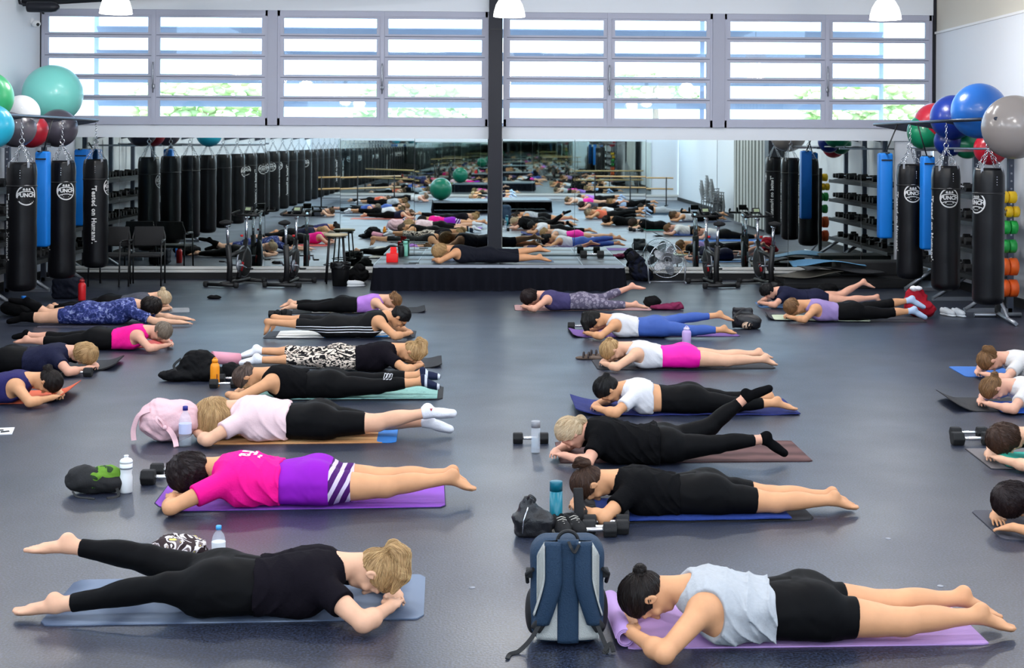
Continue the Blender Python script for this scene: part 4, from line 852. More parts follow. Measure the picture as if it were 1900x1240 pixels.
pad(64, 87, 281, 459, 18.75, .18, 'blue kick pad hanging behind the two nearer left punching bags'); pad(137, 162, 277, 420, 22.05, .30, 'blue kick pad in the left corner beside the mirror')
pad(1633, 1657, 284, 443, 19.85, .18, 'blue kick pad hanging at the right end of the mirror'); pad(1713, 1735, 290, 464, 18.95, .18, 'blue kick pad hanging between the two rear right punching bags')
# storage rigs with dumbbells
M_RIG = mat('rig steel', (72, 78, 92), .45, metal=.4)
def hexdb(parent_name='dumbbell', ln=.32, r=.055):
    d = empty('dumbbell', (0, 0, 0)); hx = [(r * math.cos(R(30 + 60 * i)), r * math.sin(R(30 + 60 * i))) for i in range(6)]
    for sg in (-1, 1):
        m_ = MB(); m_.prism(hx, -ln * .14, ln * .14, Matrix.Translation((sg * ln * .36, 0, r * .87)) @ Matrix.Rotation(R(90), 4, 'Y')); o = m_.build('weight_head', M_BLKR, d)
        mo = o.modifiers.new('b', 'BEVEL'); mo.width = .009; mo.segments = 2
    MB().lathe([(.011, -ln * .25), (.013, -ln * .23), (.0145, -ln * .1), (.016, 0), (.0145, ln * .1), (.013, ln * .23), (.011, ln * .25)], c=(0, 0, r * .87), n=16, axis='X').build('handle', mat('handle chrome', (214, 214, 216), .25, metal=.9), d)
    return d
DB = hexdb(); db_used = [False]
def put_db(x, y, z, rz, label, group=None, s=1.0, tilt=0):
    o = DB if not db_used[0] else copy_tree(DB); db_used[0] = True
    o.location = (x, y, z); o.rotation_euler = (0, tilt, rz); o.scale = (s, s, s); tag(o, label, 'dumbbell')
    if group: o['group'] = group
    elif 'group' in o: del o['group']
    return o
def rig(X, sg, y0, y1, label, side):
    r = empty('storage_rig', (X, y0, 0)); tag(r, label, 'storage rig'); n = int((y1 - y0) / 1.75) + 1
    for i in range(n + 1):
        y = (y1 - y0) * i / n; MB().box((sg * .17, y, 1.12), (.07, .07, 2.24)).build('upright', M_RIG, r)
        hol = MB()
        for k in range(18): hol.lathe([(0, 0), (.014, 0), (.014, .003), (0, .003)], c=(sg * .17, y - .037, .3 + k * .1), n=8, axis='Y')
        hol.build('bolt_holes', mat('hole light', (150, 155, 165), .6), r)
        MB().tube([(sg * .17, y, .42), (-sg * .42, y - .02, .03)], .03, 4).box((-sg * .12, y, .025), (.62, .07, .05)).build('foot_brace', M_STL, r)
    for z in (.42, .78, 1.14, 1.50):
        MB().box((0, (y1 - y0) / 2, z), (.30, y1 - y0, .03), rot=(0, R(-12 * sg), 0)).box((-sg * .15, (y1 - y0) / 2, z - .03), (.02, y1 - y0, .06)).build('shelf', M_BLKP, r)
    y = y0 + .25; k = 0
    while y < y1 - .1:
        for z in (.42, .78, 1.14, 1.50):
            if random.random() < .8: put_db(X, y, z + .035, 0, 'black dumbbell on a shelf of the %s storage rig' % side, 'dumbbells on the %s rig' % side, s=.85 + .1 * ((k * 7) % 3))
        y += .26; k += 1
random.seed(2)
rig(6.55, 1, 18.2, 22.2, 'dark storage rig with dumbbell shelves along the right wall', 'right')
rig(-6.78, -1, 14.0, 22.2, 'dark storage rig with dumbbell shelves along the left wall', 'left')
# coloured rubber weights on the right
def plate(px, py, Y, r, wd, rgb, label, k=2):
    for j in range(k):
        c = at(px, py, Y); b = empty('weight_plate', (c[0] + j * (wd + .005), Y, c[2])); tag(b, label % ('left' if j == 0 else 'right'), 'weight plate', 'coloured weight plates')
        MB().lathe([(.026, -wd / 2), (r * .8, -wd / 2), (r, -wd / 2 + .012), (r, wd / 2 - .012), (r * .8, wd / 2), (.026, wd / 2)], n=28, axis='X').build('disc', mat('plate %d %d %d' % rgb, rgb, .45), b)
        h3 = MB()
        for i in range(3): a = R(30 + 120 * i); h3.lathe([(0, -wd / 2 - .003), (r * .2, -wd / 2 - .003), (r * .2, wd / 2 + .003), (0, wd / 2 + .003)], c=(0, r * .56 * math.cos(a), r * .56 * math.sin(a)), n=12, axis='X')
        h3.build('grip_holes', M_BLKP, b)
for px, py, r, wd, rgb, l_ in [(1862, 366, .075, .10, (235, 190, 20), 'yellow rubber weight plate, upper %s, on the right rig'), (1872, 393, .07, .08, (225, 180, 20), 'yellow rubber weight plate of the lower pair, %s, on the right rig'), (1866, 422, .085, .09, (20, 150, 60), 'green rubber weight plate of the upper pair, %s, on the right rig'), (1864, 457, .085, .09, (24, 140, 60), 'green rubber weight plate of the lower pair, %s, on the right rig'), (1862, 495, .11, .11, (214, 88, 22), 'orange rubber weight plate of the upper pair, %s, on the right rig'), (1862, 535, .11, .11, (214, 84, 20), 'orange rubber weight plate of the lower pair, %s, on the right rig')]:
    plate(px, py, 17.5, r, wd, rgb, l_)
pt = empty('weight_tree', (6.36, 17.5, 0)); tag(pt, 'black upright with pegs holding coloured weight plates near the right edge', 'weight tree'); MB().box((0, .14, .85), (.06, .06, 1.7)).build('post', M_BLKP, pt); MB().tube([(0, .14, .05), (-.10, -.75, .03)], .03, 4).tube([(0, .14, .30), (-.06, -.40, .03)], .022, 4).tube([(-.3, .14, .03), (.3, .14, .03)], .03, 4).build('foot', M_STL, pt)
for z in (1.5, 1.33, 1.14, .91, .66, .39): MB().tube([(-.12, 0, z), (.16, 0, z)], .022, 10).tube([(0, 0, z), (0, .14, z)], .018, 8).build('peg', M_STL, pt)
# ------------------------------------------------------------ exercise mats under people
def gmat(xa_, ya, xb, yb_, rgb, label, wd=.61, back=None, curl=None, th=.006, m=None, z=0.0, rnd=.04, name='exercise_mat', cat='mat', gr=None, wav=0, ends=None):
    """front edge from pixel (xa_,ya) to (xb,yb_) on the floor, width wd away from the camera; curl=(end, length, height)"""
    a, b = atz(xa_, ya, z), atz(xb, yb_, z); d = b - a; L_ = np.linalg.norm(d); rz = math.atan2(d[1], d[0]); r = empty(name, (a[0], a[1], z), rz); tag(r, label, cat, gr)
    def sheet(nm, e, z0, t, mm, x0=0., x1=L_, w2=wd):
        n = 60; top, bot = [], []; V = []; Q = []; nj = 7
        for i in range(n + 1):
            x = x0 - e + (x1 - x0 + 2 * e) * i / n; dd = min(x - x0 + e, x1 + e - x); ins = rnd - math.sqrt(max(0, rnd ** 2 - (rnd - dd) ** 2)) if dd < rnd else 0; zz = 0
            if curl:
                u = (curl[1] - x) / curl[1] if curl[0] == 0 else (x - (L_ - curl[1])) / curl[1]
                if u > 0: zz = curl[2] * u ** 1.6
            for j in range(nj):
                y = -e + ins + (w2 + 2 * e - 2 * ins) * j / (nj - 1); wz = wav * (math.sin(x * 19 + y * 8) + math.sin(x * 7.3 + y * 23) + 2) if wav else 0
                V.append((x, y, z0 + t + zz + wz))
        m1 = len(V); V += [(x, y, zt - t - (wav * 2 if wav else 0) * 0) for x, y, zt in V]
        for i in range(n):
            for j in range(nj - 1):
                q = [i * nj + j, (i + 1) * nj + j, (i + 1) * nj + j + 1, i * nj + j + 1]; Q.append(q); Q.append([k + m1 for k in q[::-1]])
        rim = [i * nj for i in range(n + 1)] + [n * nj + j for j in range(1, nj)] + [i * nj + nj - 1 for i in range(n - 1, -1, -1)] + [j for j in range(nj - 2, 0, -1)]
        for p, q in zip(rim, rim[1:] + rim[:1]): Q.append([p, p + m1, q + m1, q])
        return np_obj(nm, V, np.array(Q), mm, r, smooth=False)
    mm = m or mat('mat %d %d %d' % rgb, rgb, .72, bump=.12, bscale=160)
    if back: sheet('mat_underside', .006, .0005, th * .6, mat('mat %d %d %d' % back, back, .75)); sheet('mat_surface', 0, th * .6, th * .5, mm)
    elif ends: sheet('mat_surface', 0, .0005, th, mm); [sheet('end_panel', .001, .001, th, mat('mat %d %d %d' % ends, ends, .7), *(q)) for q in ((0, .12), (L_ - .14, L_))]
    else: sheet('mat_surface', 0, .0005, th, mm)
    return r
M_WOOD = pattern('wood print mat', (196, 140, 92), (224, 176, 124), 'wave', s=1.2, dist=5, dirn='Y', interp='LINEAR', p=.9); M_MARB = pattern('marbled blue grey mat', (78, 90, 112), (116, 128, 148), 'wave', s=1.0, dist=5, dirn='X', interp='LINEAR', p=.9)
M_MINT = pattern('mint towel', (140, 186, 178), (60, 96, 100), 'noise', s=5, dist=4, detail=3, scale=(.6, 3, 1), p=.60, more=[(.63, (140, 186, 178))]); M_BRN = pattern('brown wood mat', (74, 50, 50), (104, 74, 72), 'wave', s=1.4, dist=4, dirn='Y', interp='LINEAR', p=.9)
M_TWB = cl('towel blue', (36, 58, 128), var=.15, vscale=40); M_TWD = cl('towel deep blue', (40, 48, 110), var=.2, vscale=30); M_PRNT = pattern('printed towel', (226, 222, 214), (224, 170, 70), 'noise', s=6, dist=1, p=.60, more=[(.66, (120, 130, 150)), (.70, (226, 222, 214))])
gmat(1166, 1206, 1836, 1197, (176, 140, 196), 'lilac mat with a rolled end under the person in the grey tank top', rnd=.01, z=0)
gmat(70, 1163, 786, 1150, (100, 112, 130), 'marbled blue grey mat under the person with one leg lifted, nearest left', m=M_MARB, wd=.66, rnd=.05)
gmat(286, 951, 826, 942, (140, 72, 190), 'purple mat with navy underside under the person in hot pink', back=(28, 26, 66), curl=(0, .18, .04), wd=.66)
gmat(1080, 972, 1512, 966, (36, 38, 44), 'dark mat under the blue towel of the person in black bike shorts', back=(24, 24, 28), curl=(0, .16, .10), wd=.6, rnd=.06)
gmat(1090, 969, 1470, 964, (36, 58, 128), 'blue towel laid over the dark mat beside four dumbbells', m=M_TWB, wd=.5, z=.012, name='towel', cat='towel', wav=.0012, rnd=.01)
gmat(1040, 860, 1508, 857, (92, 66, 66), 'brown wood grain mat under the person in the loose black shirt', m=M_BRN, rnd=.01, wd=.66)
gmat(368, 826, 735, 822, (214, 164, 114), 'tan wood print mat with blue ends under the person in pale pink', m=M_WOOD, ends=(40, 120, 200), wd=.64, rnd=.05)
gmat(430, 744, 820, 742, (20, 22, 26), 'black mat under the mint towel, with a striped corner at its foot end', wd=.64, back=(16, 16, 20), rnd=.05); gmat(436, 742, 811, 740, (140, 186, 178), 'mint patterned towel on a black mat under the person with the low bun', m=M_MINT, wd=.58, z=.011, name='towel', cat='towel', rnd=.01)
gmat(1068, 773, 1486, 771, (44, 52, 118), 'wavy deep blue towel under the person in the cropped white tee', m=M_TWD, wd=.66, name='towel', cat='towel', wav=.0028, rnd=.01, curl=(0, .2, .05), th=.008)
gmat(452, 686, 819, 683, (28, 28, 34), 'black mat with raised head end under the person in zebra print leggings', wd=.6, back=(18, 18, 22), curl=(1, .14, .03))
gmat(1110, 687, 1440, 685, (40, 38, 44), 'black mat under the person in magenta shorts', wd=.62, back=(22, 20, 24), rnd=.05)
gmat(487, 629, 770, 628, (40, 42, 50), 'black mat under the printed towel of the person with striped pants', wd=.6); gmat(512, 628, 742, 626, (226, 222, 214), 'pale printed towel with blue patches under the person in striped pants', m=pattern('pale blue towel', (226, 226, 222), (40, 120, 190), 'noise', s=2.6, dist=1, p=.60), wd=.56, z=.008, name='towel', cat='towel', wav=.0015, rnd=.02)
gmat(1064, 627, 1374, 625, (110, 72, 146), 'purple mat with black edge under the person in blue leggings', back=(22, 20, 30), wd=.61, curl=(0, .14, .03)); gmat(540, 583, 789, 581, (34, 36, 42), 'black mat under the towel of the person in violet', back=(20, 20, 24), wd=.6, curl=(1, .12, .03))
gmat(578, 581, 736, 580, (226, 222, 214), 'white and yellow printed towel under the person in violet', m=M_PRNT, wd=.55, z=.011, name='towel', cat='towel', wav=.001, rnd=.02); gmat(956, 577, 1210, 577, (190, 150, 150), 'dusty pink mat with black edge under the person in patterned leggings', back=(24, 22, 26), wd=.62)
gmat(1428, 595, 1720, 599, (52, 50, 56), 'black mat under the person with pale blue socks', back=(26, 24, 28), wd=.62, curl=(0, .12, .03)); gmat(1436, 594, 1616, 597, (196, 206, 180), 'pale green towel on the black mat under the lavender tank top', m=cl('pale green', (196, 206, 180)), wd=.5, z=.011, name='towel', cat='towel', wav=.001)
gmat(1410, 571, 1640, 573, (90, 130, 180), 'light blue mat under the person in the navy tee with a raised leg', wd=.6)
gmat(150, 648, 312, 645, (196, 74, 70), 'red mat under the person in the hot pink tank top', wd=.55); gmat(66, 609, 280, 607, (54, 54, 70), 'dark purple mat under the person in the galaxy print outfit', wd=.5); gmat(190, 584, 352, 580, (140, 144, 150), 'grey mat ending beside the hands of the person with the blond bun', wd=.5)
gmat(-150, 694, 212, 688, (30, 34, 40), 'black mat with thick rolled rim under the person with wavy blond hair', back=(18, 18, 22), wd=.6, curl=(1, .16, .05), th=.012); gmat(-260, 754, 124, 748, (214, 96, 62), 'orange mat with a lifted corner under the person at the left edge', wd=.6, curl=(1, .22, .09))
gmat(1792, 700, 2120, 702, (50, 104, 180), 'blue mat under the person with the white hair tie at the right edge', wd=.6); gmat(1771, 764, 2190, 768, (28, 28, 32), 'black mat with a curled dark end under the second person at the right edge', back=(20, 20, 24), wd=.62, curl=(0, .18, .07)); gmat(1862, 767, 2190, 769, (50, 96, 190), 'blue towel on the black mat with the curled end', m=cl('towel mid blue', (52, 98, 190)), wd=.5, z=.012, name='towel', cat='towel')
gmat(1840, 871, 2290, 875, (104, 98, 100), 'grey mat with dark underside beside the dumbbells at the right edge', back=(24, 24, 28), wd=.62, rnd=.01); gmat(1872, 868, 2290, 871, (60, 190, 170), 'turquoise towel on the grey mat at the right edge', m=cl('turquoise', (60, 190, 170)), wd=.46, z=.012, name='towel', cat='towel'); gmat(1860, 1003, 2360, 1008, (60, 60, 70), 'dark mat under the person nearest at the right edge', wd=.62)
gmat(800, 487, 1028, 487, (110, 124, 150), 'blue grey mat on the stage under the person in navy', wd=.6, z=.381)
# rolled end of the lilac mat
r = empty('rolled_mat', (0, 0, 0)); p, q = atz(1160, 1203), atz(1132, 1128); tag(r, 'rolled head end of the lilac mat beside the navy backpack', 'mat'); m_ = MB(); ax = Vector(q - p); ln = ax.length; sp_ = [(.040 * (1 - .12 * t / 6.28) * math.cos(t), .040 * (1 - .12 * t / 6.28) * math.sin(t)) for t in [i * .35 for i in range(52)]]
def roll(r_, p, q, rad, turns, m1, name='roll', wall=.005):
    p, q = Vector(p), Vector(q); d = q - p; M_ = Matrix.Translation(p) @ d.to_track_quat('Z', 'Y').to_matrix().to_4x4(); n = int(turns * 26); V = []; Q = []
    for i in range(n + 1):
        t = i / 26 * 2 * math.pi; rr = rad - (wall * 1.3) * t / (2 * math.pi)
        for r2 in (rr, rr - wall):
            for zz in (0, d.length): V.append(M_ @ Vector((r2 * math.cos(t), r2 * math.sin(t), zz)))
    for i in range(n):
        a = i * 4; b = a + 4
        for u, v in ((0, 1), (3, 2), (2, 0), (1, 3)): Q.append([a + u, a + v, b + v, b + u])
    Q += [[0, 1, 3, 2], [n * 4, n * 4 + 2, n * 4 + 3, n * 4 + 1]]
    return np_obj(name, V, np.array(Q), m1, r_, smooth=True)
r.location = p; roll(r, (0, 0, .042), Vector(q - p) + Vector((0, 0, .042)), .042, 2.6, mat('mat 176 140 196', (176, 140, 196), .72))
# ------------------------------------------------------------ soft things
def sdf_obj(name, fn, lo, hi, h, m, parent=None, loc=None):
    res = surface(lambda P, c: {'a': fn(P)}, lo, hi, h, .02)['a']; o = np_obj(name, *res, m, parent)
    if loc is not None: o.location = loc
    return o
def rbox(p, c, b, r):
    q = np.abs(p - np.asarray(c, float)) - (np.asarray(b, float) - r); return np.sqrt((np.maximum(q, 0) ** 2).sum(1)) + np.minimum(q.max(1), 0) - r
M_TRP = mat('clear plastic', (214, 224, 236), .12, spec=.5, alpha=.24); M_WTR = mat('water', (190, 206, 222), .08, alpha=.2)
def bottle(px, py, top, dia_px, label, body, cap, kind='flask', zfl=0.0, lab=None, m2=None):
    c = atz(px, py, zfl); s_ = F / c[1]; hh = (py - top) / s_ ; rr = dia_px / 2 / s_; b = empty('water_bottle', (c[0], c[1] + rr, zfl)); tag(b, label, 'bottle')
    if kind == 'pet':
        MB().lathe([(0, .0), (rr * .85, 0), (rr, hh * .04), (rr, hh * .22), (rr * .93, hh * .26), (rr, hh * .30), (rr, hh * .58), (rr * .95, hh * .66), (rr * .7, hh * .78), (rr * .36, hh * .86), (rr * .34, hh * .90)], n=28).build('bottle_body', body, b); MB().lathe([(rr * .42, hh * .89), (rr * .42, hh * .99), (rr * .3, hh), (0, hh)], n=20).build('cap', cap, b)
        if lab: MB().lathe([(rr * 1.01, hh * .32), (rr * 1.015, hh * .33), (rr * 1.015, hh * .56), (rr * 1.01, hh * .57)], n=28).build('label_sleeve', lab, b)
    elif kind == 'sport':
        MB().lathe([(0, 0), (rr * .9, 0), (rr, hh * .03), (rr, hh * .42), (rr * .88, hh * .50), (rr * .9, hh * .56), (rr, hh * .66), (rr, hh * .80)], n=32).build('bottle_body', body, b); MB().lathe([(rr * 1.02, hh * .64), (rr * 1.04, hh * .65), (rr * 1.04, hh * .67), (rr * 1.02, hh * .68)], n=32).build('band', mat('grey band', (110, 116, 124), .5), b)
        MB().lathe([(rr * 1.02, hh * .79), (rr * 1.02, hh * .85), (rr * .8, hh * .90), (rr * .36, hh * .93), (rr * .32, hh * .97), (rr * .4, hh * .98), (rr * .34, hh), (0, hh)], n=28).build('cap', cap, b)
    elif kind == 'flask':
        MB().lathe([(0, 0), (rr * .92, 0), (rr, hh * .03), (rr, hh * .72), (rr * .9, hh * .80), (rr * .62, hh * .86), (rr * .6, hh * .88)], n=30).build('bottle_body', body, b); MB().lathe([(rr * .66, hh * .865), (rr * .66, hh * .97), (rr * .5, hh), (0, hh)], n=24).build('cap', cap, b); MB().torus((0, 0, hh * .99), rr * .36, rr * .09, Matrix.Rotation(R(90), 4, 'X'), 14, 6, arc=math.pi).build('carry_loop', cap, b)
    elif kind == 'cyl':
        MB().lathe([(0, 0), (rr * .9, 0), (rr, hh * .03), (rr, hh * .80)], n=32).build('bottle_body', body, b); MB().lathe([(rr, hh * .80), (rr, hh * .985), (rr * .93, hh), (0, hh)], n=32).build('cap', cap, b)
        if m2: MB().lathe([(0, .006), (rr * .86, .006), (rr * .9, hh * .04), (rr * .9, hh * .5), (0, hh * .5)], n=28).build('water', m2, b)
    return b
def pm(n, rgb, r=.35, **k): return mat('paint ' + n, rgb, r, **k)
bottle(403, 1048, 979, 25, 'clear water bottle with a light blue cap behind the lifted leg', M_TRP, pm('light blue', (70, 160, 220)), 'pet', lab=pm('label white', (225, 228, 232), .6))
bottle(231, 917, 848, 23, 'white squeeze bottle with grey band beside the green and black bag', pm('bottle white', (232, 234, 236), .45), pm('bottle white', (232, 234, 236), .45), 'sport')
bottle(341, 831, 756, 23, 'clear water bottle with a navy cap in front of the pink backpack', M_TRP, pm('navy cap', (40, 40, 130)), 'pet', lab=pm('label lilac', (196, 200, 232), .5))
ob = bottle(397, 719, 668, 17, 'orange flask with a dark logo beside the rolled pink mat', pm('orange', (246, 150, 24), .4), pm('orange', (246, 150, 24), .4)); t_ = text_mesh('N', .06, .002)
for v in t_.vertices: v.co = Vector((v.co.x + .008, -.0375 - v.co.z * .5 + abs(v.co.x) * .2, v.co.y + .09))
add_mesh('logo', t_, pm('dark red', (120, 40, 20)), ob)
bottle(1032, 985, 896, 24, 'teal flask standing between the black leather bag and the dumbbells', pm('teal', (0, 110, 130), .3), pm('teal dark', (0, 92, 112), .35), 'cyl')
bottle(994, 843, 783, 17, 'tall clear bottle with grey cap beside the single dumbbell', M_TRP, pm('grey cap', (150, 152, 158), .5), 'cyl', m2=M_WTR)
bottle(1275, 642, 609, 17, 'lilac flask with clear cap in front of the blue leggings', pm('lilac', (190, 160, 214), .45), pm('lilac cap', (215, 200, 230), .3)); bottle(150, 558, 520, 14, 'red flask on the floor by the left punching bags', pm('red', (196, 30, 36), .35), pm('red dark', (150, 20, 26), .4)); bottle(42, 580, 550, 9, 'small bright blue bottle between the feet at the left edge', pm('bright blue', (30, 120, 210)), pm('bright blue', (30, 120, 210)), 'cyl')
# dumbbells on the floor
def fdb(x0, x1, y, label, group=None, rz=0, z=0.0):
    a, b = atz(x0, y, z), atz(x1, y, z); put_db((a[0] + b[0]) / 2, a[1] + .055, z, rz, label, group, s=max(.8, min(1.15, (b[0] - a[0]) / .32)))
fdb(258, 350, 903, 'black dumbbell with chrome handle beside the dark curly hair of the hot pink person'); fdb(276, 358, 888, 'second dumbbell behind the one beside the dark curly hair'); fdb(953, 1017, 826, 'single dumbbell lying behind the tall clear bottle')
for i, (x0, x1, y) in enumerate([(1084, 1166, 996), (1086, 1167, 986), (1088, 1166, 976), (1084, 1164, 966)]): fdb(x0, x1, y, ['nearest', 'second', 'third', 'farthest'][i] + ' of the four parallel dumbbells below the blue towel')
fdb(1070, 1134, 1001, 'dumbbell lying in front of the four parallel ones, beside the backpack top'); fdb(1770, 1850, 829, 'front dumbbell of the pair at the right edge'); fdb(1768, 1836, 816, 'rear dumbbell of the pair at the right edge'); fdb(112, 168, 701, 'dumbbell beside the forearm of the person with wavy blond hair'); fdb(388, 440, 722, 'dumbbell in front of the orange flask'); fdb(404, 450, 712, 'dumbbell behind the one by the orange flask')
fdb(1054, 1100, 613, 'dumbbell beside the black ponytail'); fdb(1076, 1122, 479, 'dumbbell on the right side of the stage', z=.381); fdb(497, 540, 590, 'dumbbell beside the black shoes at the tucked feet')
# ------------------------------------------------------------ navy and grey backpack
c = atz(1054, 1204); s_ = F / c[1]; BP = empty('backpack', (c[0], c[1] + .12, 0)); tag(BP, 'big navy and grey backpack standing upright with straps facing the camera', 'backpack')
M_BN = mat('backpack navy', (22, 48, 72), .75, bump=.35, bscale=160); M_BG = mat('backpack grey mesh', (176, 178, 174), .8, bump=.5, bscale=260); M_BB = mat('strap black', (16, 17, 20), .7)
hh = .455
def bpf(P):
    w2 = .165 + .0 * P[:, 2]; d = rbox(P, (0, 0, hh / 2), (.160, .10, hh / 2), .075); return d + .004 * np.sin(P[:, 2] * 30) * np.clip(np.abs(P[:, 0]) - .1, 0, 1) * 8
sdf_obj('shell', lambda P: smin(bpf(P), ell(P, (0, .06, hh * .38), (.13, .09, .16)), .04), (-.25, -.16, -.01), (.25, .2, .56), .008, M_BN, BP)
def fp(x, z, off=.0): return (x, -.10 - off + .9 * max(0, abs(x) - .11) ** 1.2 * .5, z)
def slab(name, prof, m_, off, th=.012, parent=BP, nz=26):
    """strip on the front: prof(t)->(x centre, half width, z)"""
    b = bmesh.new(); rows = []
    for i in range(nz + 1):
        x, w2, z, o2 = prof(i / nz); rows.append([b.verts.new((x + w2 * u, -.10 - off - o2 - th * (1 - (u) ** 4) + .018 * (abs(x + w2 * u) / .16) ** 4, z)) for u in (-1, -.85, -.5, 0, .5, .85, 1)] + [b.verts.new((x + w2 * u, -.10 + .012, z)) for u in (1, -1)])
    for r1, r2 in zip(rows, rows[1:]):
        for k in range(9): b.faces.new((r1[k], r1[(k + 1) % 9], r2[(k + 1) % 9], r2[k]))
    b.faces.new(rows[0][::-1]); b.faces.new(rows[-1]); q = MB(); q.merge(b, True); return q.build(name, m_, parent)
slab('back_panel', lambda t: (0, .135 - .02 * math.cos(t * 3.1) * 0 - .05 * max(0, t - .86) * 5, .03 + .425 * t, 0), M_BG, -.004, .01)
slab('spine_panel', lambda t: (0, .046, .02 + .44 * t, .006), M_BN, 0, .010)
for sg in (-1, 1):
    slab('shoulder_strap', lambda t, sg=sg: (sg * (.066 + .065 * max(0, .55 - t) ** 1.3 * 1.7), .036 + .004 * math.sin(t * 3), .10 + .355 * t, .016 + .012 * math.sin(t * 3.14)), M_BN, 0, .018)
    slab('strap_edge', lambda t, sg=sg: (sg * (.104 + .055 * max(0, .55 - t) ** 1.3 * 1.7), .004, .14 + .30 * t, .014 + .012 * math.sin(t * 3.14)), M_BG, 0, .018)
    m_ = MB(); m_.box((sg * .165, -.03, .30), (.03, .05, .035), bev=.005).tube([(sg * .15, -.08, .33), (sg * .178, -.05, .30), (sg * .172, .0, .25)], .009, 6); m_.build('side_buckle', M_BB, BP)
    sdf_obj('side_pocket', lambda P, sg=sg: ell(P, (sg * .150, .02, .12), (.032, .07, .10)), (-.26 if sg < 0 else .08, -.1, -.01), (-.08 if sg < 0 else .26, .13, .27), .009, M_BB, BP)
    MB().box((sg * .125, -.108, .10), (.05, .03, .06), rot=(0, R(sg * -35), 0), bev=.008).build('strap_buckle', M_BB, BP)
def strap(pts, w2, name, m_, parent, th=.0025):
    q = MB(); pts = [Vector(p) for p in pts]; rows = []
    for i, p in enumerate(pts):
        t = (pts[min(i + 1, len(pts) - 1)] - pts[max(i - 1, 0)]).normalized(); sd = t.cross(Vector((0, -.7, .7))).normalized() * w2; nn = t.cross(sd).normalized() * th
        rows.append([q.bm.verts.new(p + sd + nn), q.bm.verts.new(p - sd + nn), q.bm.verts.new(p - sd - nn), q.bm.verts.new(p + sd - nn)])
    for a, b in zip(rows, rows[1:]):
        for k in range(4): q.bm.faces.new((a[k], a[(k + 1) % 4], b[(k + 1) % 4], b[k]))
    q.bm.faces.new(rows[0]); q.bm.faces.new(rows[-1]); return q.build(name, m_, parent)
def curve(pts, n=8):
    out = []; P_ = [Vector(p) for p in pts]; P_ = [P_[0]] + P_ + [P_[-1]]
    for i in range(1, len(P_) - 2):
        for k in range(n):
            t = k / n; a, b, c_, d = P_[i - 1:i + 3]; out.append(.5 * ((2 * b) + (c_ - a) * t + (2 * a - 5 * b + 4 * c_ - d) * t * t + (3 * b - a - 3 * c_ + d) * t ** 3))
    return out + [P_[-1]]
strap(curve([(-.125, -.12, .10), (-.16, -.14, .05), (-.21, -.17, .010), (-.25, -.20, .006), (-.262, -.25, .006)]), .009, 'webbing', M_BB, BP); strap(curve([(.125, -.12, .10), (.15, -.15, .045), (.165, -.17, .01), (.15, -.19, .012), (.18, -.15, .03), (.19, -.18, .006)]), .009, 'webbing', M_BB, BP)
strap(curve([(-.0, -.125, .46), (.01, -.15, .44), (.025, -.145, .42), (.045, -.135, .45)]), .006, 'haul_loop', M_BB, BP); MB().torus((0, -.06, hh - .012), .045, .008, Matrix.Rotation(R(90), 4, 'X'), 16, 6, arc=math.pi).build('grab_handle', M_BB, BP); MB().tube([(.047, -.124, .46), (.047, -.134, .40), (.048, -.128, .30)], .004, 6).build('piping', M_BG, BP)
# ------------------------------------------------------------ other bags and clothes
def bagsdf(name, px, py, fn, ext, m_, label, cat, h=.010, extra=None, z=0):
    c = atz(px, py, z); r = empty(name, (c[0], c[1] + ext[1], z)); tag(r, label, cat); hh_ = max(h, c[1] / F * 2.0); sdf_obj(extra or 'body', fn, (-ext[0] - .03, -ext[1] - .03, -.012), (ext[0] + .03, ext[1] + .03, ext[2] + .03), min(hh_, .012), m_, r); return r
W = lambda P, f=1., s=0, a=.006: wrinkle(P, f, s) * a
M_PBP = cl('backpack pink', (226, 184, 190)); M_LTH = mat('black leather', (22, 22, 26), .32, bump=.3, bscale=120)
r = bagsdf('backpack', 305, 827, lambda P: smax(smin(smin(ell(P, (0, 0, .14), (.21, .15, .15)), ell(P, (-.10, .02, .17), (.11, .11, .12)), .06), ell(P, (.10, .02, .17), (.10, .10, .11)), .05) - W(P, .9, 2, .014), -P[:, 2] + .003, .01), (.26, .17, .33), M_PBP, 'pale pink backpack lying beside the long blond hair', 'backpack')
strap(curve([(-.12, -.10, .24), (-.20, -.09, .20), (-.24, -.08, .10), (-.235, -.09, .02)]), .018, 'shoulder_strap', M_PBP, r, .004); strap(curve([(.0, -.14, .13), (.05, -.17, .09), (.08, -.19, .04), (.10, -.24, .006)]), .018, 'tie', M_PBP, r, .004); strap(curve([(-.02, -.155, .13), (-.05, -.17, .17), (-.06, -.15, .20), (-.02, -.16, .17), (.0, -.155, .13)]), .008, 'bow_loop', M_PBP, r, .003); MB().ball((-.0, -.16, .125), .018, 12).build('knot', M_PBP, r)
r = bagsdf('shoulder_bag', 168, 924, lambda P: smax(smin(ell(P, (-.06, 0, .085), (.13, .09, .085)), ell(P, (.07, .01, .06), (.11, .08, .06)), .05) - W(P, 1.0, 5, .010), -P[:, 2] + .003, .01), (.20, .12, .20), M_BLKR, 'black and green soft bag lying beside the white squeeze bottle', 'bag')
sdf_obj('green_flap', lambda P: smax(smin(ell(P, (.05, .02, .11), (.10, .075, .055)), ell(P, (.0, -.06, .09), (.035, .02, .05)), .03) - W(P, 1.8, 3, .010), -P[:, 2] + .02, .01), (-.12, -.12, 0), (.20, .13, .20), .008, pattern('green lining', (96, 138, 44), (40, 60, 34), 'noise', s=14, dist=1, p=.55), r); strap(curve([(-.12, -.08, .03), (-.08, -.12, .006), (.0, -.15, .005), (.04, -.17, .005)]), .006, 'strap', M_BB, r); strap(curve([(.14, -.05, .04), (.16, -.10, .006), (.11, -.16, .005)]), .009, 'strap', M_BB, r)
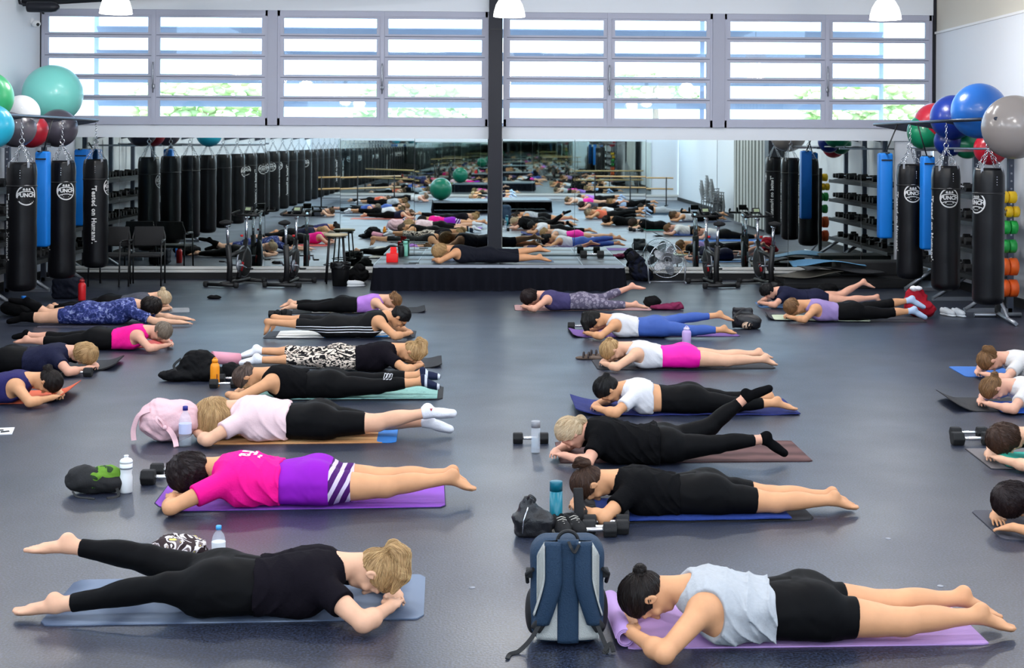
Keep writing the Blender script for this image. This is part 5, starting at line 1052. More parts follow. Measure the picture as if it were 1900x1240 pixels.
bagsdf('scarf', 320, 1052, lambda P: smax(ell(P, (0, 0, .05), (.15, .11, .075)) - W(P, 1.6, 4, .016), -P[:, 2] + .003, .01), (.18, .13, .16), pattern('scarf print', (52, 40, 42), (222, 214, 214), 'noise', s=9, dist=3, p=.50, more=[(.60, (110, 96, 96)), (.68, (220, 204, 110))]), 'crumpled black, white and yellow patterned cloth behind the lifted leg', 'cloth', extra='cloth_body')
r = bagsdf('gym_bag', 358, 712, lambda P: smax(smin(smin(ell(P, (.0, .05, .14), (.17, .12, .13)), ell(P, (-.15, -.03, .05), (.20, .10, .055)), .06), ell(P, (.12, -.02, .07), (.13, .10, .08)), .05) - W(P, 1.0, 7, .014), -P[:, 2] + .003, .01), (.36, .18, .32), mat('cloth bag black', (12, 12, 14), .8, bump=.3, bscale=60, spec=.15), 'black slouchy gym bag with loose straps left of the orange flask', 'bag'); strap(curve([(-.14, -.02, .20), (-.20, -.04, .14), (-.17, -.08, .08), (-.2, -.10, .06)]), .012, 'strap', M_BB, r)
r = empty('rolled_mat', tuple(atz(412, 690))); tag(r, 'rolled pink mat resting behind the orange flask', 'mat'); roll(r, (-.10, .02, .13), (.13, .16, .09), .062, 3.4, mat('mat pink', (222, 150, 168), .7), 'roll', .006)
bagsdf('soft_bag', 424, 708, lambda P: smax(ell(P, (0, 0, .07), (.10, .09, .085)) - W(P, 1.5, 8, .014), -P[:, 2] + .003, .01), (.13, .11, .18), mat('cloth bag black', (12, 12, 14), .8, bump=.3, bscale=60, spec=.15), 'small black bag between the orange flask and the low bun', 'bag')
r = bagsdf('handbag', 990, 1003, lambda P: smax(smin(smin(rbox(P, (0, 0, .06), (.10, .055, .07), .04), rc(P, (-.055, 0, .10), (-.035, 0, .20), .05, .022), .05), rc(P, (-.03, 0, .19), (.075, 0, .075), .022, .045), .03) - W(P, 1.2, 3, .012), -P[:, 2] + .003, .01), (.15, .09, .25), M_LTH, 'black leather bag standing beside the teal flask', 'handbag'); strap(curve([(-.035, -.02, .20), (-.02, -.05, .235), (.01, -.04, .21), (.0, -.03, .19)]), .006, 'handle', M_LTH, r); MB().tube([(-.06, -.07, .03), (-.055, -.068, .10), (-.03, -.05, .17)], .004, 6).build('zip', M_CHR, r)
def shoe(px, py, rz, m_, sole, label, ln=.27, z=0, group=None):
    c = atz(px, py, z); r = empty('shoe', (c[0], c[1], z), rz); tag(r, label, 'shoe', group); k = ln / .27
    up = lambda P: smax(smin(smin(ell(P, (.05 * k, 0, .045), (.09 * k, .044, .036)), ell(P, (-.08 * k, 0, .06), (.055 * k, .036, .055)), .04), rc(P, (-.07 * k, 0, .06), (.04 * k, 0, .05), .04, .034), .03), -ell(P, (-.075 * k, 0, .115), (.05 * k, .026, .045)), .008)
    sdf_obj('upper', up, (-.18, -.07, 0), (.18, .07, .15), max(.006, c[1] / F * 1.6), m_, r)
    sdf_obj('sole', lambda P: smax(smin(ell(P, (.06 * k, 0, .012), (.095 * k, .048, .02)), ell(P, (-.075 * k, 0, .012), (.065 * k, .040, .022)), .05), -P[:, 2] + .001, .004), (-.18, -.07, -.01), (.19, .07, .05), max(.006, c[1] / F * 1.6), sole, r)
    q = MB()
    for i in range(4): q.tube([(.06 - .025 * i, -.026, .074 + .006 * i), (.065 - .025 * i, 0, .084 + .006 * i), (.06 - .025 * i, .026, .074 + .006 * i)], .0025, 5)
    q.build('laces', sole, r); return r
M_SBK = cl('shoe black', (22, 22, 24)); M_SWH = cl('shoe white', (222, 226, 230)); M_SOL = mat('sole cream', (206, 200, 190), .6)
shoe(1042, 994, R(-80), M_SBK, M_SOL, 'left shoe of the black pair before the teal flask', .25); shoe(1066, 992, R(-72), M_SBK, M_SOL, 'right shoe of the black pair before the teal flask', .25)
r = empty('foam_block', (0, 0, 0)); a = atz(1076, 984); r.location = a; tag(r, 'dark folded foam pad leaning beside the four dumbbells', 'foam pad'); MB().box((0, .10, .10), (.055, .03, .22), rot=(R(-14), 0, R(8)), bev=.008).build('pad', M_BLKR, r); MB().box((.005, .06, .012), (.07, .12, .022), bev=.006).build('base', M_BLKR, r)
shoe(660, 532, R(18), M_SWH, M_SWH, 'white running shoe left of the stage skirt'); shoe(652, 522, R(150), M_SBK, M_SWH, 'black shoe behind the white running shoe'); shoe(1758, 586, R(-70), M_SWH, M_SWH, 'left white shoe of the pair beside the red backpack'); shoe(1778, 587, R(-75), M_SWH, M_SWH, 'right white shoe of the pair beside the red backpack')
for i, (x, y, l_) in enumerate([(1094, 667, 'left brown sandal beside the claw clip hair'), (1108, 663, 'right brown sandal beside the claw clip hair')]):
    c = atz(x, y); r = empty('sandal', c, R(170)); tag(r, l_, 'sandal'); sdf_obj('sole', lambda P: smax(smin(ell(P, (.06, 0, .012), (.085, .045, .02)), ell(P, (-.07, 0, .012), (.06, .036, .022)), .05), -P[:, 2] + .001, .004), (-.16, -.06, -.01), (.16, .06, .05), .009, mat('sandal brown', (92, 76, 66), .8), r); q = MB()
    for xx in (.06, .01): q.tube(curve([(xx, -.045, .02), (xx, -.03, .055), (xx, 0, .068), (xx, .03, .055), (xx, .045, .02)], 4), .010, 6)
    q.build('straps', mat('sandal dark', (44, 34, 34), .7), r)
q = shoe(515, 590, R(95), M_SBK, M_SBK, 'left black shoe at the tucked feet of the person in striped pants'); shoe(530, 588, R(80), M_SBK, M_SBK, 'right black shoe at the tucked feet of the person in striped pants')
r = bagsdf('handbag', 1386, 613, lambda P: smax(smin(rc(P, (-.05, 0, .10), (.10, 0, .08), .08, .09), rbox(P, (-.03, .02, .13), (.12, .03, .12), .02), .03) - W(P, 1.2, 4, .010), -P[:, 2] + .003, .01), (.20, .12, .28), M_LTH, 'black leather tote slumped open on the floor by the blue leggings', 'handbag'); strap(curve([(-.15, -.05, .02), (-.16, -.08, .12), (-.10, -.07, .20), (-.02, -.05, .24)]), .008, 'handle', M_LTH, r); sdf_obj('contents', lambda P: ell(P, (.01, -.07, .05), (.06, .05, .04)) - W(P, 2, 2, .012), (-.1, -.16, 0), (.12, .02, .12), .009, pattern('bag contents', (206, 176, 150), (40, 34, 34), 'noise', s=14, p=.5), r)
bagsdf('jacket', 1240, 577, lambda P: smax(smin(ell(P, (0, 0, .03), (.22, .10, .045)), ell(P, (.12, 0, .05), (.10, .08, .05)), .03) - W(P, 1.4, 5, .016), -P[:, 2] + .003, .01), (.27, .13, .13), cl('maroon', (110, 30, 66)), 'crumpled maroon jacket on the floor behind the patterned leggings', 'jacket'); bagsdf('soft_bag', 1212, 572, lambda P: smax(ell(P, (0, 0, .07), (.12, .10, .085)) - W(P, 1.4, 9, .014), -P[:, 2] + .003, .01), (.15, .12, .18), mat('cloth bag black', (12, 12, 14), .8, bump=.3, bscale=60, spec=.15), 'small black bag beside the maroon jacket', 'bag')
r = bagsdf('backpack', 1712, 592, lambda P: smax(smin(ell(P, (-.02, .05, .19), (.15, .12, .18)), ell(P, (.04, -.04, .10), (.17, .12, .11)), .06) - W(P, 1.1, 6, .016), -P[:, 2] + .003, .01), (.24, .19, .42), cl('backpack red', (150, 14, 34)), 'dark red backpack beside the pale blue socks', 'backpack'); sdf_obj('white_towel', lambda P: ell(P, (-.03, .0, .36), (.08, .06, .035)) - W(P, 2, 2, .012), (-.16, -.1, .28), (.1, .1, .44), .010, K_WSK, r)
bagsdf('sports_bag', 116, 556, lambda P: smax(rbox(P, (0, 0, .14), (.17, .14, .14), .05) - W(P, 1, 3, .012), -P[:, 2] + .003, .01), (.22, .18, .32), cl('bag navy black', (16, 20, 34)), 'dark navy bag on the floor beneath the middle left punching bag', 'bag')
bagsdf('sports_bag', 30, 590, lambda P: smax(ell(P, (0, 0, .10), (.26, .16, .11)) - W(P, 1, 5, .012), -P[:, 2] + .003, .01), (.30, .20, .24), mat('cloth bag black', (12, 12, 14), .8, bump=.3, bscale=60, spec=.15), 'black bag at the left edge behind the black socks', 'bag')
bagsdf('folded_clothes', 395, 446 + 110, lambda P: smax(ell(P, (0, 0, .02), (.1, .07, .03)) - W(P, 1.6, 5, .010), -P[:, 2] + .003, .01), (.13, .1, .08), mat('cloth bag black', (12, 12, 14), .8, bump=.3, bscale=60, spec=.15), 'small dark cloth on the floor before the left exercise bike', 'cloth', extra='cloth_body').hide_render = False
c = atz(6, 806); r = empty('white_card', c, R(12)); tag(r, 'white printed card lying on the floor at the left edge', 'card'); MB().box((0, .05, .012), (.13, .16, .006), rot=(R(6), 0, 0)).build('card', K_WSK, r); MB().box((.01, .02, .0165), (.06, .02, .004), rot=(R(6), 0, R(20))).box((-.02, .06, .0165 + .004), (.03, .015, .004), rot=(R(6), 0, 0)).build('print', M_BLKP, r)
# ------------------------------------------------------------ by the mirror: stool, bin, chairs, fan, boxes
c = atz(630, 519); r = empty('bar_stool', (c[0], 21.9, 0), R(10)); tag(r, 'black metal bar stool with pale wooden seat beside the stage', 'stool'); MB().lathe([(0, .72), (.165, .72), (.18, .735), (.18, .75), (.17, .76), (0, .76)], n=32).build('seat', mat('pale seat', (206, 190, 156), .5), r)
for i in range(4):
    a = R(45 + 90 * i); MB().tube([(.145 * math.cos(a), .145 * math.sin(a), .72), (.215 * math.cos(a), .215 * math.sin(a), 0)], .012, 8).build('leg', M_BLKP, r)
q = MB()
for z, rr in ((.28, .19), (.70, .15)): q.torus((0, 0, z), rr, .008, None, 28, 6)
q.build('ring', M_BLKP, r)
c = atz(634, 528); r = empty('waste_bin', (c[0] + .0, 21.45, 0)); tag(r, 'black bin with a liner in front of the bar stool', 'bin'); MB().lathe([(0, 0), (.115, 0), (.145, .33), (.15, .34), (.14, .34), (.11, .02), (0, .02)], n=32).build('bucket', M_BLKP, r); sdf_obj('liner', lambda P: np.maximum(np.abs(np.sqrt(P[:, 0] ** 2 + P[:, 1] ** 2) - .148 - W(P, 2, 1, .006)) - .007, np.abs(P[:, 2] - .31 - W(P, 2, 2, .012)) - .05), (-.18, -.18, .22), (.18, .18, .40), .011, mat('bin liner', (14, 14, 16), .3), r)
def chair(x, y, rz, label, group='black chairs'):
    r = empty('chair', (x, y, 0), rz); tag(r, label, 'chair', None); MB().box((0, 0, .455), (.46, .44, .05), bev=.02).build('seat', M_BLKR, r); MB().box((0, .215, .72), (.44, .04, .30), rot=(R(-10), 0, 0), bev=.018).build('backrest', M_BLKR, r)
    for sx in (-1, 1):
        for sy in (-1, 1): MB().tube([(sx * .235, sy * .2, .64 if sy < 0 else .66), (sx * .235, sy * .215, .4), (sx * .235, sy * .24, 0)], .0125, 8).build('leg', M_BLKP, r)
        MB().tube(curve([(sx * .235, -.2, .62), (sx * .235, -.17, .66), (sx * .235, .15, .66), (sx * .235, .21, .72), (sx * .2, .235, .84)]), .013, 8).box((sx * .235, -.02, .675), (.05, .26, .02), bev=.008).build('armrest', M_BLKP, r)
    return r
c = atz(272, 528); chair(c[0] + .02, 21.55, R(6), 'black armchair with padded seat in front of the mirror, the right one'); c = atz(212, 526); chair(c[0], 21.5, R(-6), 'black armchair beside the rear left punching bag, the left one')
c = atz(1237, 518); r = empty('floor_fan', (float(at(1237, 483, 22.0)[0]), 22.0, 0)); tag(r, 'round chrome floor fan standing right of the stage', 'fan'); zc = float(at(1237, 483, 22.0)[2]); q = MB()
for i in range(56):
    a = 2 * math.pi * i / 56; q.tube([(.04 * math.cos(a), -.10, zc + .04 * math.sin(a)), (.17 * math.cos(a + .2), -.10, zc + .17 * math.sin(a + .2)), (.265 * math.cos(a + .3), -.04, zc + .265 * math.sin(a + .3)), (.27 * math.cos(a + .3), .0, zc + .27 * math.sin(a + .3))], .0018, 4)
for rr, yy in ((.27, 0), (.27, -.03), (.2, -.088), (.13, -.10), (.07, -.10)): q.torus((0, yy, zc), rr, .005 if rr > .25 else .0025, Matrix.Rotation(R(90), 4, 'X'), 40, 6)
q.build('cage', M_CHR, r); q = MB()
for i in range(5):
    a = 2 * math.pi * i / 5; M_ = Matrix.Translation((0, -.04, zc)) @ Matrix.Rotation(a, 4, 'Y') @ Matrix.Translation((.13, 0, 0)) @ Matrix.Rotation(R(28), 4, 'X') @ Matrix.Diagonal((1, .05, .62, 1)); q.ball((0, 0, 0), .115, 16, rot=M_)
q.build('blades', mat('fan blade', (150, 154, 160), .3, metal=.5), r); MB().lathe([(0, -.05), (.05, -.045), (.05, .06), (.035, .12), (0, .13)], c=(0, .02, zc), axis='Y', n=20).build('motor', M_BLKP, r)
q = MB().tube([(-.28, .1, .015), (-.28, -.16, .015)], .012).tube([(.28, .1, .015), (.28, -.16, .015)], .012).tube([(-.28, -.02, .015), (.28, -.02, .015)], .012).tube([(-.28, -.02, .015), (-.30, -.0, zc)], .012).tube([(.28, -.02, .015), (.30, 0, zc)], .012).tube([(-.30, 0, zc), (-.26, 0, zc)], .01).tube([(.26, 0, zc), (.30, 0, zc)], .01); q.build('stand', M_STL, r)
c = at(728, 475, 21.2); r = empty('gift_box', (c[0], 21.2, .381)); tag(r, 'bright red open box on the left end of the stage', 'box'); MB().box((0, 0, .065), (.17, .16, .13), bev=.004).build('box_body', pm('box red', (232, 22, 26), .5), r); MB().box((.01, .06, .17), (.09, .01, .10)).box((.05, .04, .15), (.02, .07, .06)).build('flap', pm('box red', (232, 22, 26), .5), r)
bottle(752, 476, 448, 9, 'mint flask standing on the stage beside the red box', pm('mint', (130, 206, 184), .4), pm('mint', (130, 206, 184), .4), 'cyl', .381); bottle(744, 477, 452, 11, 'black flask standing on the stage between red box and mint flask', M_BLKP, M_BLKP, 'flask', .381)
c = at(768, 480, 21.0); r = empty('phone', (c[0], 21.0, .383)); tag(r, 'dark flat phone lying on the stage left of the person', 'phone'); MB().box((0, 0, .004), (.15, .075, .008), bev=.003).build('case', M_BLKP, r)
bagsdf('jacket', 1186, 524, lambda P: smax(smin(smin(ell(P, (0, .05, .20), (.14, .10, .20)), ell(P, (-.08, .0, .38), (.10, .08, .10)), .05), ell(P, (.12, 0, .1), (.12, .1, .11)), .05) - W(P, 1.2, 3, .016), -P[:, 2] + .003, .01), (.28, .18, .52), pattern('dark jacket', (20, 24, 42), (14, 14, 18), 'noise', s=4, p=.5), 'dark navy jacket and bag heaped at the right end of the stage', 'jacket', extra='cloth_body')
bagsdf('sports_bag', 662, 527, lambda P: smax(smin(ell(P, (0, .04, .12), (.17, .12, .13)), ell(P, (.02, 0, .24), (.08, .07, .06)), .05) - W(P, 1.2, 6, .014), -P[:, 2] + .003, .01), (.22, .16, .34), mat('cloth bag black', (12, 12, 14), .8, bump=.3, bscale=60, spec=.15), 'black bag between the bar stool and the stage', 'bag')
bagsdf('soft_bag', 640 + 900, 546, lambda P: smax(ell(P, (0, 0, .07), (.15, .10, .085)) - W(P, 1.4, 9, .014), -P[:, 2] + .003, .01), (.18, .12, .18), mat('cloth bag black', (12, 12, 14), .8, bump=.3, bscale=60, spec=.15), 'small black bag behind the person in the navy tee', 'bag')
# pile of mats and foam blocks at the right
for i, (x0, y0, x1, y1, hgt, rz) in enumerate([(1452, 520, 1700, 538, .16, 0), (1560, 500, 1700, 520, .36, 0)]):
    Y = 21.2 + .3 * i; a, b = at(x0, y1, Y), at(x1, y1, Y); r = empty('foam_mat', ((a[0] + b[0]) / 2, Y + .3, 0)); tag(r, ['long black foam mat lying under the crumpled mats', 'thick black foam block below the rear right punching bags'][i], 'foam mat'); MB().box((0, 0, hgt / 2), (b[0] - a[0], .8 - .2 * i, hgt), bev=.02).build('block', M_BLKR, r); MB().box((0, 0, hgt / 2), (b[0] - a[0] + .004, .804 - .2 * i, .012)).build('seam', M_BLKP, r)
def sheet(px, py, Y, w2, d2, z, rgb, label, amp, rz, sd, th=.012):
    c = at(px, py, Y); r = empty('loose_mat', (c[0], Y, 0), rz); tag(r, label, 'mat'); n, m_ = 36, 20; V = []; Q = []
    for i in range(n + 1):
        for j in range(m_ + 1):
            x, y = (i / n - .5) * w2, (j / m_ - .5) * d2; V.append((x, y, z + amp * (1 + math.sin(x * 3.1 + sd) * .8 + .5 * math.sin(x * 6 + y * 4 + sd * 2) * 1)))
    k0 = len(V); V += [(x, y, q - th) for x, y, q in V]; J_ = m_ + 1
    for i in range(n):
        for j in range(m_): q = [i * J_ + j, (i + 1) * J_ + j, (i + 1) * J_ + j + 1, i * J_ + j + 1]; Q.append(q); Q.append([k + k0 for k in q[::-1]])
    for i in range(n): Q.append([i * J_, i * J_ + k0, (i + 1) * J_ + k0, (i + 1) * J_]); Q.append([i * J_ + m_, (i + 1) * J_ + m_, (i + 1) * J_ + m_ + k0, i * J_ + m_ + k0])
    for j in range(m_): Q.append([j, j + 1, j + 1 + k0, j + k0]); Q.append([n * J_ + j, n * J_ + j + k0, n * J_ + j + 1 + k0, n * J_ + j + 1])
    np_obj('sheet', V, np.array(Q), mat('mat %d %d %d' % rgb, rgb, .7), r); return r
sheet(1500, 505, 21.3, .9, .6, .17, (92, 88, 80), 'taupe exercise mat lying half open on the mat pile', .045, R(4), 0); sheet(1535, 490, 21.7, 1.1, .6, .30, (96, 150, 190), 'light blue mat draped wavy over the mat pile', .04, R(-6), 1.2); sheet(1560, 498, 21.25, 1.2, .55, .22, (26, 26, 30), 'black mat draped over the foam block', .05, R(5), 2.4)
# ------------------------------------------------------------ exercise bikes
def make_bike():
    r = empty('exercise_bike', (0, 0, 0))
    for y in (-.46, .46):
        q = MB(); q.tube([(-.26, y, .04), (.26, y, .04)], .028, 10).build('stabilizer', M_BLKP, r)
        for x in (-.26, .26): MB().lathe([(0, -.03), (.04, -.03), (.042, 0), (.04, .03), (0, .03)], c=(x, y, .042), n=16, axis='X').build('foot_wheel', M_BLKR, r)
    q = MB(); q.tube([(0, -.46, .05), (0, .46, .06)], .03, 8).tube([(0, -.20, .06), (0, -.18, .30), (0, -.24, .62)], .045, 8).tube([(0, .1, .10), (0, .34, .66)], .04, 8).tube([(0, -.2, .45), (0, .28, .52)], .035, 8); q.build('frame', M_BLKP, r)
    MB().tube([(0, .14, .2), (0, .20, .33)], .043, 8).build('red_trim', mat('dark red paint', (150, 16, 24), .4), r)
    MB().lathe([(0, -.02), (.20, -.02), (.235, -.012), (.235, .012), (.20, .02), (0, .02)], c=(0, .28, .34), n=40, axis='X').build('flywheel', M_BLKP, r)
    MB().torus((0.0, .28, .34), .232, .014, Matrix.Rotation(R(90), 4, 'Y'), 40, 8).build('flywheel_rim', M_STL, r)
    MB().tube([(0, -.24, .6), (0, -.265, .90)], .022, 10).tube([(0, -.33, .90), (0, -.20, .91)], .018, 8).build('seat_post', M_CHR, r)
    sdf_obj('saddle', lambda P: smin(ell(P, (0, -.34, .955), (.095, .085, .035)), rc(P, (0, -.30, .955), (0, -.12, .955), .038, .022), .04), (-.13, -.46, .88), (.13, -.06, 1.02), .011, M_BLKR, r)
    MB().tube([(0, .34, .62), (0, .36, 1.00)], .022, 10).tube([(0, .30, 1.00), (0, .42, 1.01)], .02, 8).build('handlebar_post', M_CHR, r)
    q = MB(); q.tube([(-.22, .36, 1.04), (.22, .36, 1.04)], .017, 8)
    for sg in (-1, 1): q.tube(curve([(sg * .22, .36, 1.04), (sg * .23, .30, 1.06), (sg * .20, .50, 1.10)]), .017, 8).tube([(sg * .09, .36, 1.04), (sg * .08, .55, 1.12)], .016, 8)
    q.build('handlebar', M_BLKP, r); MB().box((0, .42, 1.13), (.13, .03, .09), rot=(R(-30), 0, 0), bev=.008).build('display', M_BLKP, r); MB().box((0, .402, 1.135), (.09, .004, .05), rot=(R(-30), 0, 0)).build('screen', mat('lcd', (150, 165, 130), .3), r)
    q = MB().tube([(-.12, .02, .30), (.12, .02, .30)], .014, 8).lathe([(0, -.01), (.08, -.01), (.08, .01), (0, .01)], c=(.05, .02, .30), axis='X', n=24)
    for sg in (-1, 1): q.tube([(sg * .11, .02, .30), (sg * .11, .02 + sg * .15, .30 - sg * .06)], .012, 8)
    q.build('crank', M_STL, r)
    for sg in (-1, 1): MB().box((sg * .155, .02 + sg * .15, .30 - sg * .06), (.09, .08, .025), bev=.006).build('pedal', M_BLKP, r)
    MB().lathe([(0, 0), (.022, 0), (.022, .03), (0, .03)], c=(0, .20, .72), n=12).build('tension_knob', M_RED, r); return r
bk = make_bike()
for i, (xs, xh, l_) in enumerate([(-4.03, -3.73, 'black exercise bike left of the stage, the one nearer the punching bags'), (-3.12, -3.0, 'black exercise bike left of the stage, nearer the bar stool'), (3.43, 3.29, 'black exercise bike right of the stage, nearer the chrome fan'), (4.29, 4.08, 'black exercise bike right of the stage, nearer the mat pile')]):
    o = bk if i == 0 else copy_tree(bk); ys, yh = 21.18, 21.92; o.location = ((xs + xh) / 2, (ys + yh) / 2, 0); o.rotation_euler = (0, 0, math.atan2(-(xh - xs), yh - ys)); tag(o, l_, 'exercise bike')
    o.scale = (1, .86, 1)
# ------------------------------------------------------------ rear of the room, seen in the mirrors
M_BARW = mat('ballet barre wood', (206, 166, 110), .4)
for i, (x0, y0, x1, y1, l_) in enumerate([(-5.9, -1.2, -3.2, -4.6, 'left'), (3.3, -5.0, 6.2, -4.2, 'right')]):
    cx, cy = (x0 + x1) / 2, (y0 + y1) / 2; L2 = math.hypot(x1 - x0, y1 - y0); r = empty('ballet_barre', (cx, cy, 0), math.atan2(y1 - y0, x1 - x0)); tag(r, 'freestanding double wooden ballet barre seen in the %s half of the mirror' % l_, 'ballet barre')
    for z in (.98, .60): MB().tube([(-L2 / 2, 0, z), (L2 / 2, 0, z)], .028, 12).build('rail', M_BARW, r)
    for sx in (-.42, 0, .42): MB().tube([(sx * L2, .03, .02), (sx * L2, .03, 1.0)], .022, 8).tube([(sx * L2, -.3, .02), (sx * L2, .3, .02)], .022, 8).build('post', M_BLKP, r)
r = empty('curtain', (6.72, 8.2, 0)); tag(r, 'pale pleated curtain along the right wall seen in the mirror', 'curtain'); V = []; Q = []; n = 200
for i in range(n + 1):
    for j, z in enumerate((.05, 1.6, 3.6)): V.append((.05 * math.sin(i * .55) + .01 * math.sin(i * 1.7 + j), -2.2 + 4.4 * i / n, z))
for i in range(n):
    for j in range(2): Q.append([i * 3 + j, (i + 1) * 3 + j, (i + 1) * 3 + j + 1, i * 3 + j + 1])
np_obj('cloth', V, np.array(Q), pattern('striped curtain', (196, 198, 196), (110, 114, 112), 'wave', s=3.2, dist=0, dirn='Y', p=.55), r); MB().tube([(0, -2.3, 3.62), (0, 2.3, 3.62)], .02, 8).build('curtain_rod', M_STL, r)
st(MB().box((6.80, 10.9, 1.7), (.32, .5, 3.4)).build('trim_9', M_DKM))
def stackchair(x, y, n, rz):
    r = empty('chair_stack', (x, y, 0), rz)
    for k in range(n):
        q = empty('plastic_chair', (x, y + k * .05, k * .085), rz); tag(q, 'grey plastic chair in a stack at the right wall, seen in the mirror', 'chair', 'stacked plastic chairs')
        MB().box((0, 0, .44), (.44, .42, .02), bev=.008).build('seat', mat('grey plastic', (120, 122, 124), .5), q); MB().box((0, .21, .66), (.42, .02, .36), rot=(R(-12), 0, 0), bev=.008).build('backrest', mat('grey plastic', (120, 122, 124), .5), q)
        for sx in (-1, 1):
            for sy in (-1, 1): MB().tube([(sx * .19, sy * .18, .43), (sx * .22, sy * .22, 0)], .014, 6).build('leg', mat('grey plastic', (120, 122, 124), .5), q)
    bpy.data.objects.remove(r)
stackchair(6.4, 4.6, 5, R(90)); stackchair(6.4, 3.7, 6, R(90)); stackchair(6.4, 2.7, 4, R(90))
# steel floor plates
for x, y in ((1648, 1000), (1745, 1088), (876, 1091)):
    c = atz(x, y); o = MB().lathe([(0, 0), (.016, 0), (.016, .002), (0, .0022)], n=16).build('floor_disc', M_STL); o.location = c; tag(o, {1648: 'tiny metal disc set in the floor near the curly dark hair', 1745: 'tiny metal disc in the floor above the bare ankles', 876: 'tiny metal disc in the floor between the two nearest people'}[x], 'floor fitting')
# ------------------------------------------------------------ people: build, then the copies that only the mirrors show
for p_ in PEOPLE: make_person(p_)
PBY = {p_['id']: p_['_']['obj'] for p_ in PEOPLE}
def clone(id_, x, y, rz, label, top=None, bot=None, hair=None, mc=None):
    o = copy_tree(PBY[id_]); o.location = (x, y, .012); o.rotation_euler = (0, 0, rz); tag(o, label, 'person', 'people at the other end of the room')
    for ch in o.children:
        k = ch.name.split('.')[0]; m_ = {'hair': hair}.get(k) or (top if k in ('t_shirt', 'tank_top') else bot if k in ('leggings', 'shorts') else None)
        if m_: ch.material_slots[0].link = 'OBJECT'; ch.material_slots[0].material = m_
    q = MB().box((0, 0, .004), (1.75, .6, .008), bev=.002).build('exercise_mat', mat('mat %d %d %d' % mc, mc, .7)); q.location = (x + (.9 if PEOPLE_DIR[id_] > 0 else -.9) * math.cos(rz), y + .9 * math.sin(rz), 0); q.rotation_euler = (0, 0, rz); tag(q, 'exercise mat under a person at the other end of the room', 'mat', 'mats at the other end of the room')
PEOPLE_DIR = {p_['id']: p_['dir'] for p_ in PEOPLE}
EX = [('R2', 2.6, 4.6, 'coral', K_COR, K_LEG, H_LBL, (70, 80, 96)), ('Q2', 2.9, 3.0, 'white', K_WHT, K_LEG, H_BRN, (46, 48, 56)), ('R4', 4.4, 1.4, 'black', K_BLK, K_GRY, H_DRK, (60, 100, 130)), ('R1', 2.7, -.6, 'dark', K_DGR, K_BLK, H_BRN, (90, 60, 60)), ('R2', 3.8, -2.6, 'pale blue', K_LSK, K_BLK, H_BLO, (60, 64, 80)), ('R3', 2.5, -4.4, 'cream', K_CRM, K_MAG, H_BLK, (40, 40, 46)), ('Q2', 3.0, -6.6, 'violet', K_VIO, K_BLK, H_DRK, (80, 60, 90)),
      ('C1', -2.2, 4.8, 'navy', K_NVY, K_BLK, H_BRN, (200, 100, 80)), ('C3', -2.6, 3.2, 'white', K_WHT, K_BLK, H_DRK, (60, 70, 90)), ('L3', -3.4, 1.6, 'blue', K_BLU, K_LEG, H_GRY, (60, 64, 80)), ('C1', -2.6, 0.2, 'black', K_BLK, K_BLU, H_BLO, (100, 70, 120)), ('C3', -2.9, -3.0, 'grey', K_GRY, K_BLK, H_BRN, (40, 90, 120)), ('C1', -3.6, -5.4, 'coral', K_COR, K_BLK, H_DRK, (60, 60, 66)), ('L3', -2.4, -7.4, 'cream', K_CRM, K_BLK, H_LBR, (90, 96, 110)),
      ('R1', -1.0, -3.6, 'magenta', K_MAG, K_BLK, H_BLO, (70, 70, 80)), ('R3', -.6, -5.6, 'dusty purple', K_DPU, K_RD if False else K_COR, H_BRN, (50, 56, 66)), ('Q2', -.9, -7.8, 'black', K_BLK, K_NVY, H_LBL, (110, 120, 130)), ('R2', 4.9, 5.6, 'white', K_WHT, K_BLK, H_LBR, (50, 60, 90)), ('C1', -4.6, 4.1, 'dark', K_DGR, K_BLK, H_DRK, (90, 90, 100))]
random.seed(6)
for id_, x, y, nm, t_, b_, h_, mc in EX: clone(id_, x, y, R(random.uniform(-4, 4)), 'person lying face down at the other end of the room, shown by the mirrors', t_, b_, h_, mc)
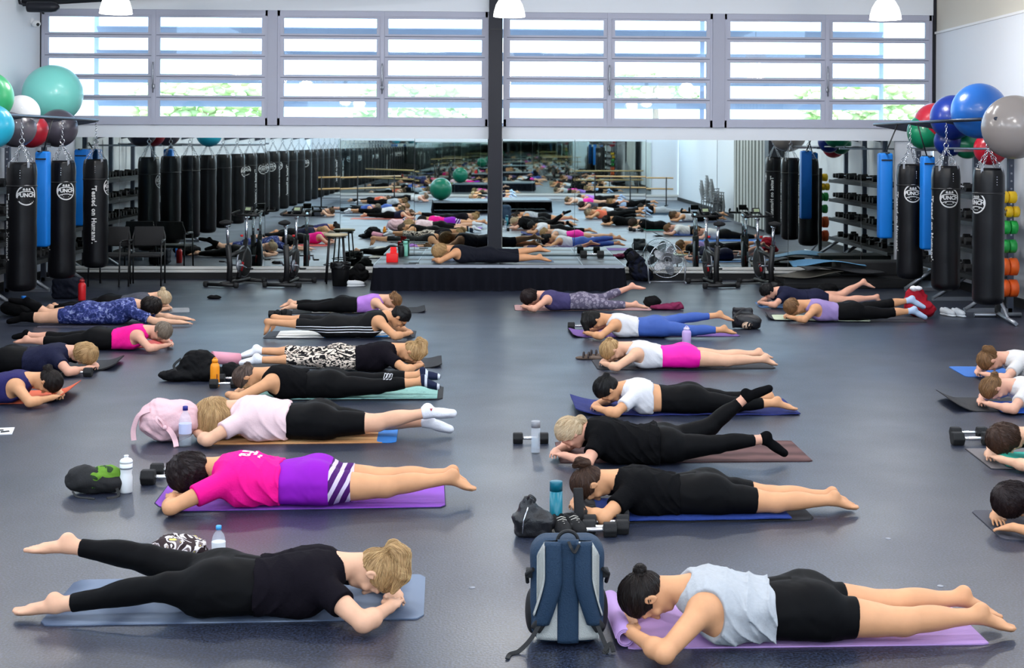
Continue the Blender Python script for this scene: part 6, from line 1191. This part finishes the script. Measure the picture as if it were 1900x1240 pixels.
# lettering on the hot pink tee, laid on the back
def on_back(id_, txt, size, lx, ly, rot, m_, off=.003, bold=.002, z0=.40):
    p_ = [q for q in PEOPLE if q['id'] == id_][0]; I = p_['_']; me = text_mesh(txt, size, bold); S = I['S']; n = len(me.vertices); a = np.array([v.co[:] for v in me.vertices]); c_, s_ = math.cos(rot), math.sin(rot)
    X = lx * S * I['dr'] + a[:, 0] * c_ - a[:, 1] * s_; Y = -ly * S + a[:, 0] * s_ + a[:, 1] * c_; Z = np.full(n, z0); P = np.stack([X, Y, Z], 1)
    for _ in range(24):
        d = I['fields'](P, False); dd = np.minimum(d.get('top', 9), d.get('bot', 9)); P[:, 2] -= np.clip(dd, -.05, .05) * .7
    P[:, 2] += off + a[:, 2]
    for v, q in zip(me.vertices, P): v.co = Vector(q)
    top_ = [ch for ch in I['obj'].children if ch.name.startswith(('t_shirt', 'tank_top'))][0]; return add_mesh('lettering', me, m_, top_)
on_back('C6', 'cha', .13, .455, -.01, R(-92), K_WSK); on_back('C6', 'www', .035, .53, .02, R(-92), K_WSK, bold=.001); on_back('C6', 'cross fit', .028, .50, -.02, R(-92), K_WSK, bold=.001)
def on_side(id_, px, py, txt, size, m_, part, bold=.0015):
    p_ = [q for q in PEOPLE if q['id'] == id_][0]; I = p_['_']; me = text_mesh(txt, size, bold); w = at(px, py, I['Yc'] - .22) - np.array([I['Xc'], I['Yc'], I['z0']]); a = np.array([v.co[:] for v in me.vertices])
    P = np.stack([w[0] + a[:, 0], np.full(len(a), -.26), w[2] + a[:, 1]], 1)
    for _ in range(30):
        d = I['fields'](P, False); dd = np.minimum(np.minimum(d['bot'], d['top']), d.get('sockN', 9)); P[:, 1] += np.clip(dd, -.05, .05) * .8
    P[:, 1] -= .003
    for v, q in zip(me.vertices, P): v.co = Vector(q)
    return add_mesh('logo', me, m_, [ch for ch in I['obj'].children if ch.name.startswith(part)][0])
on_side('C4', 717, 706, 'DDD', .034, K_WSK, 'leggings'); on_side('C5', 799, 765, 'v', .03, M_RED, 'sock', .002)
# glasses of the person in striped pants
I = [q for q in PEOPLE if q['id'] == 'C2'][0]['_']; hc, HA, S = I['hc'], I['HA'], I['S']
def hp(s, f, u): v = (hc + HA.T @ np.array([s, f, u])) * S; return Vector((v[0] * I['dr'], -v[1], v[2]))
g = MB()
for sg in (-1, 1):
    g.tube([hp(sg * .034 + .024 * math.cos(a), .100, .006 + .019 * math.sin(a)) for a in [i * .42 for i in range(16)]], .0025, 6); g.tube([hp(sg * .058, .098, .010), hp(sg * .078, .03, .008), hp(sg * .079, -.015, .0)], .0025, 6)
g.tube([hp(-.01, .102, .01), hp(.01, .102, .01)], .0025, 6); g.build('glasses', M_BLKP, I['obj'])
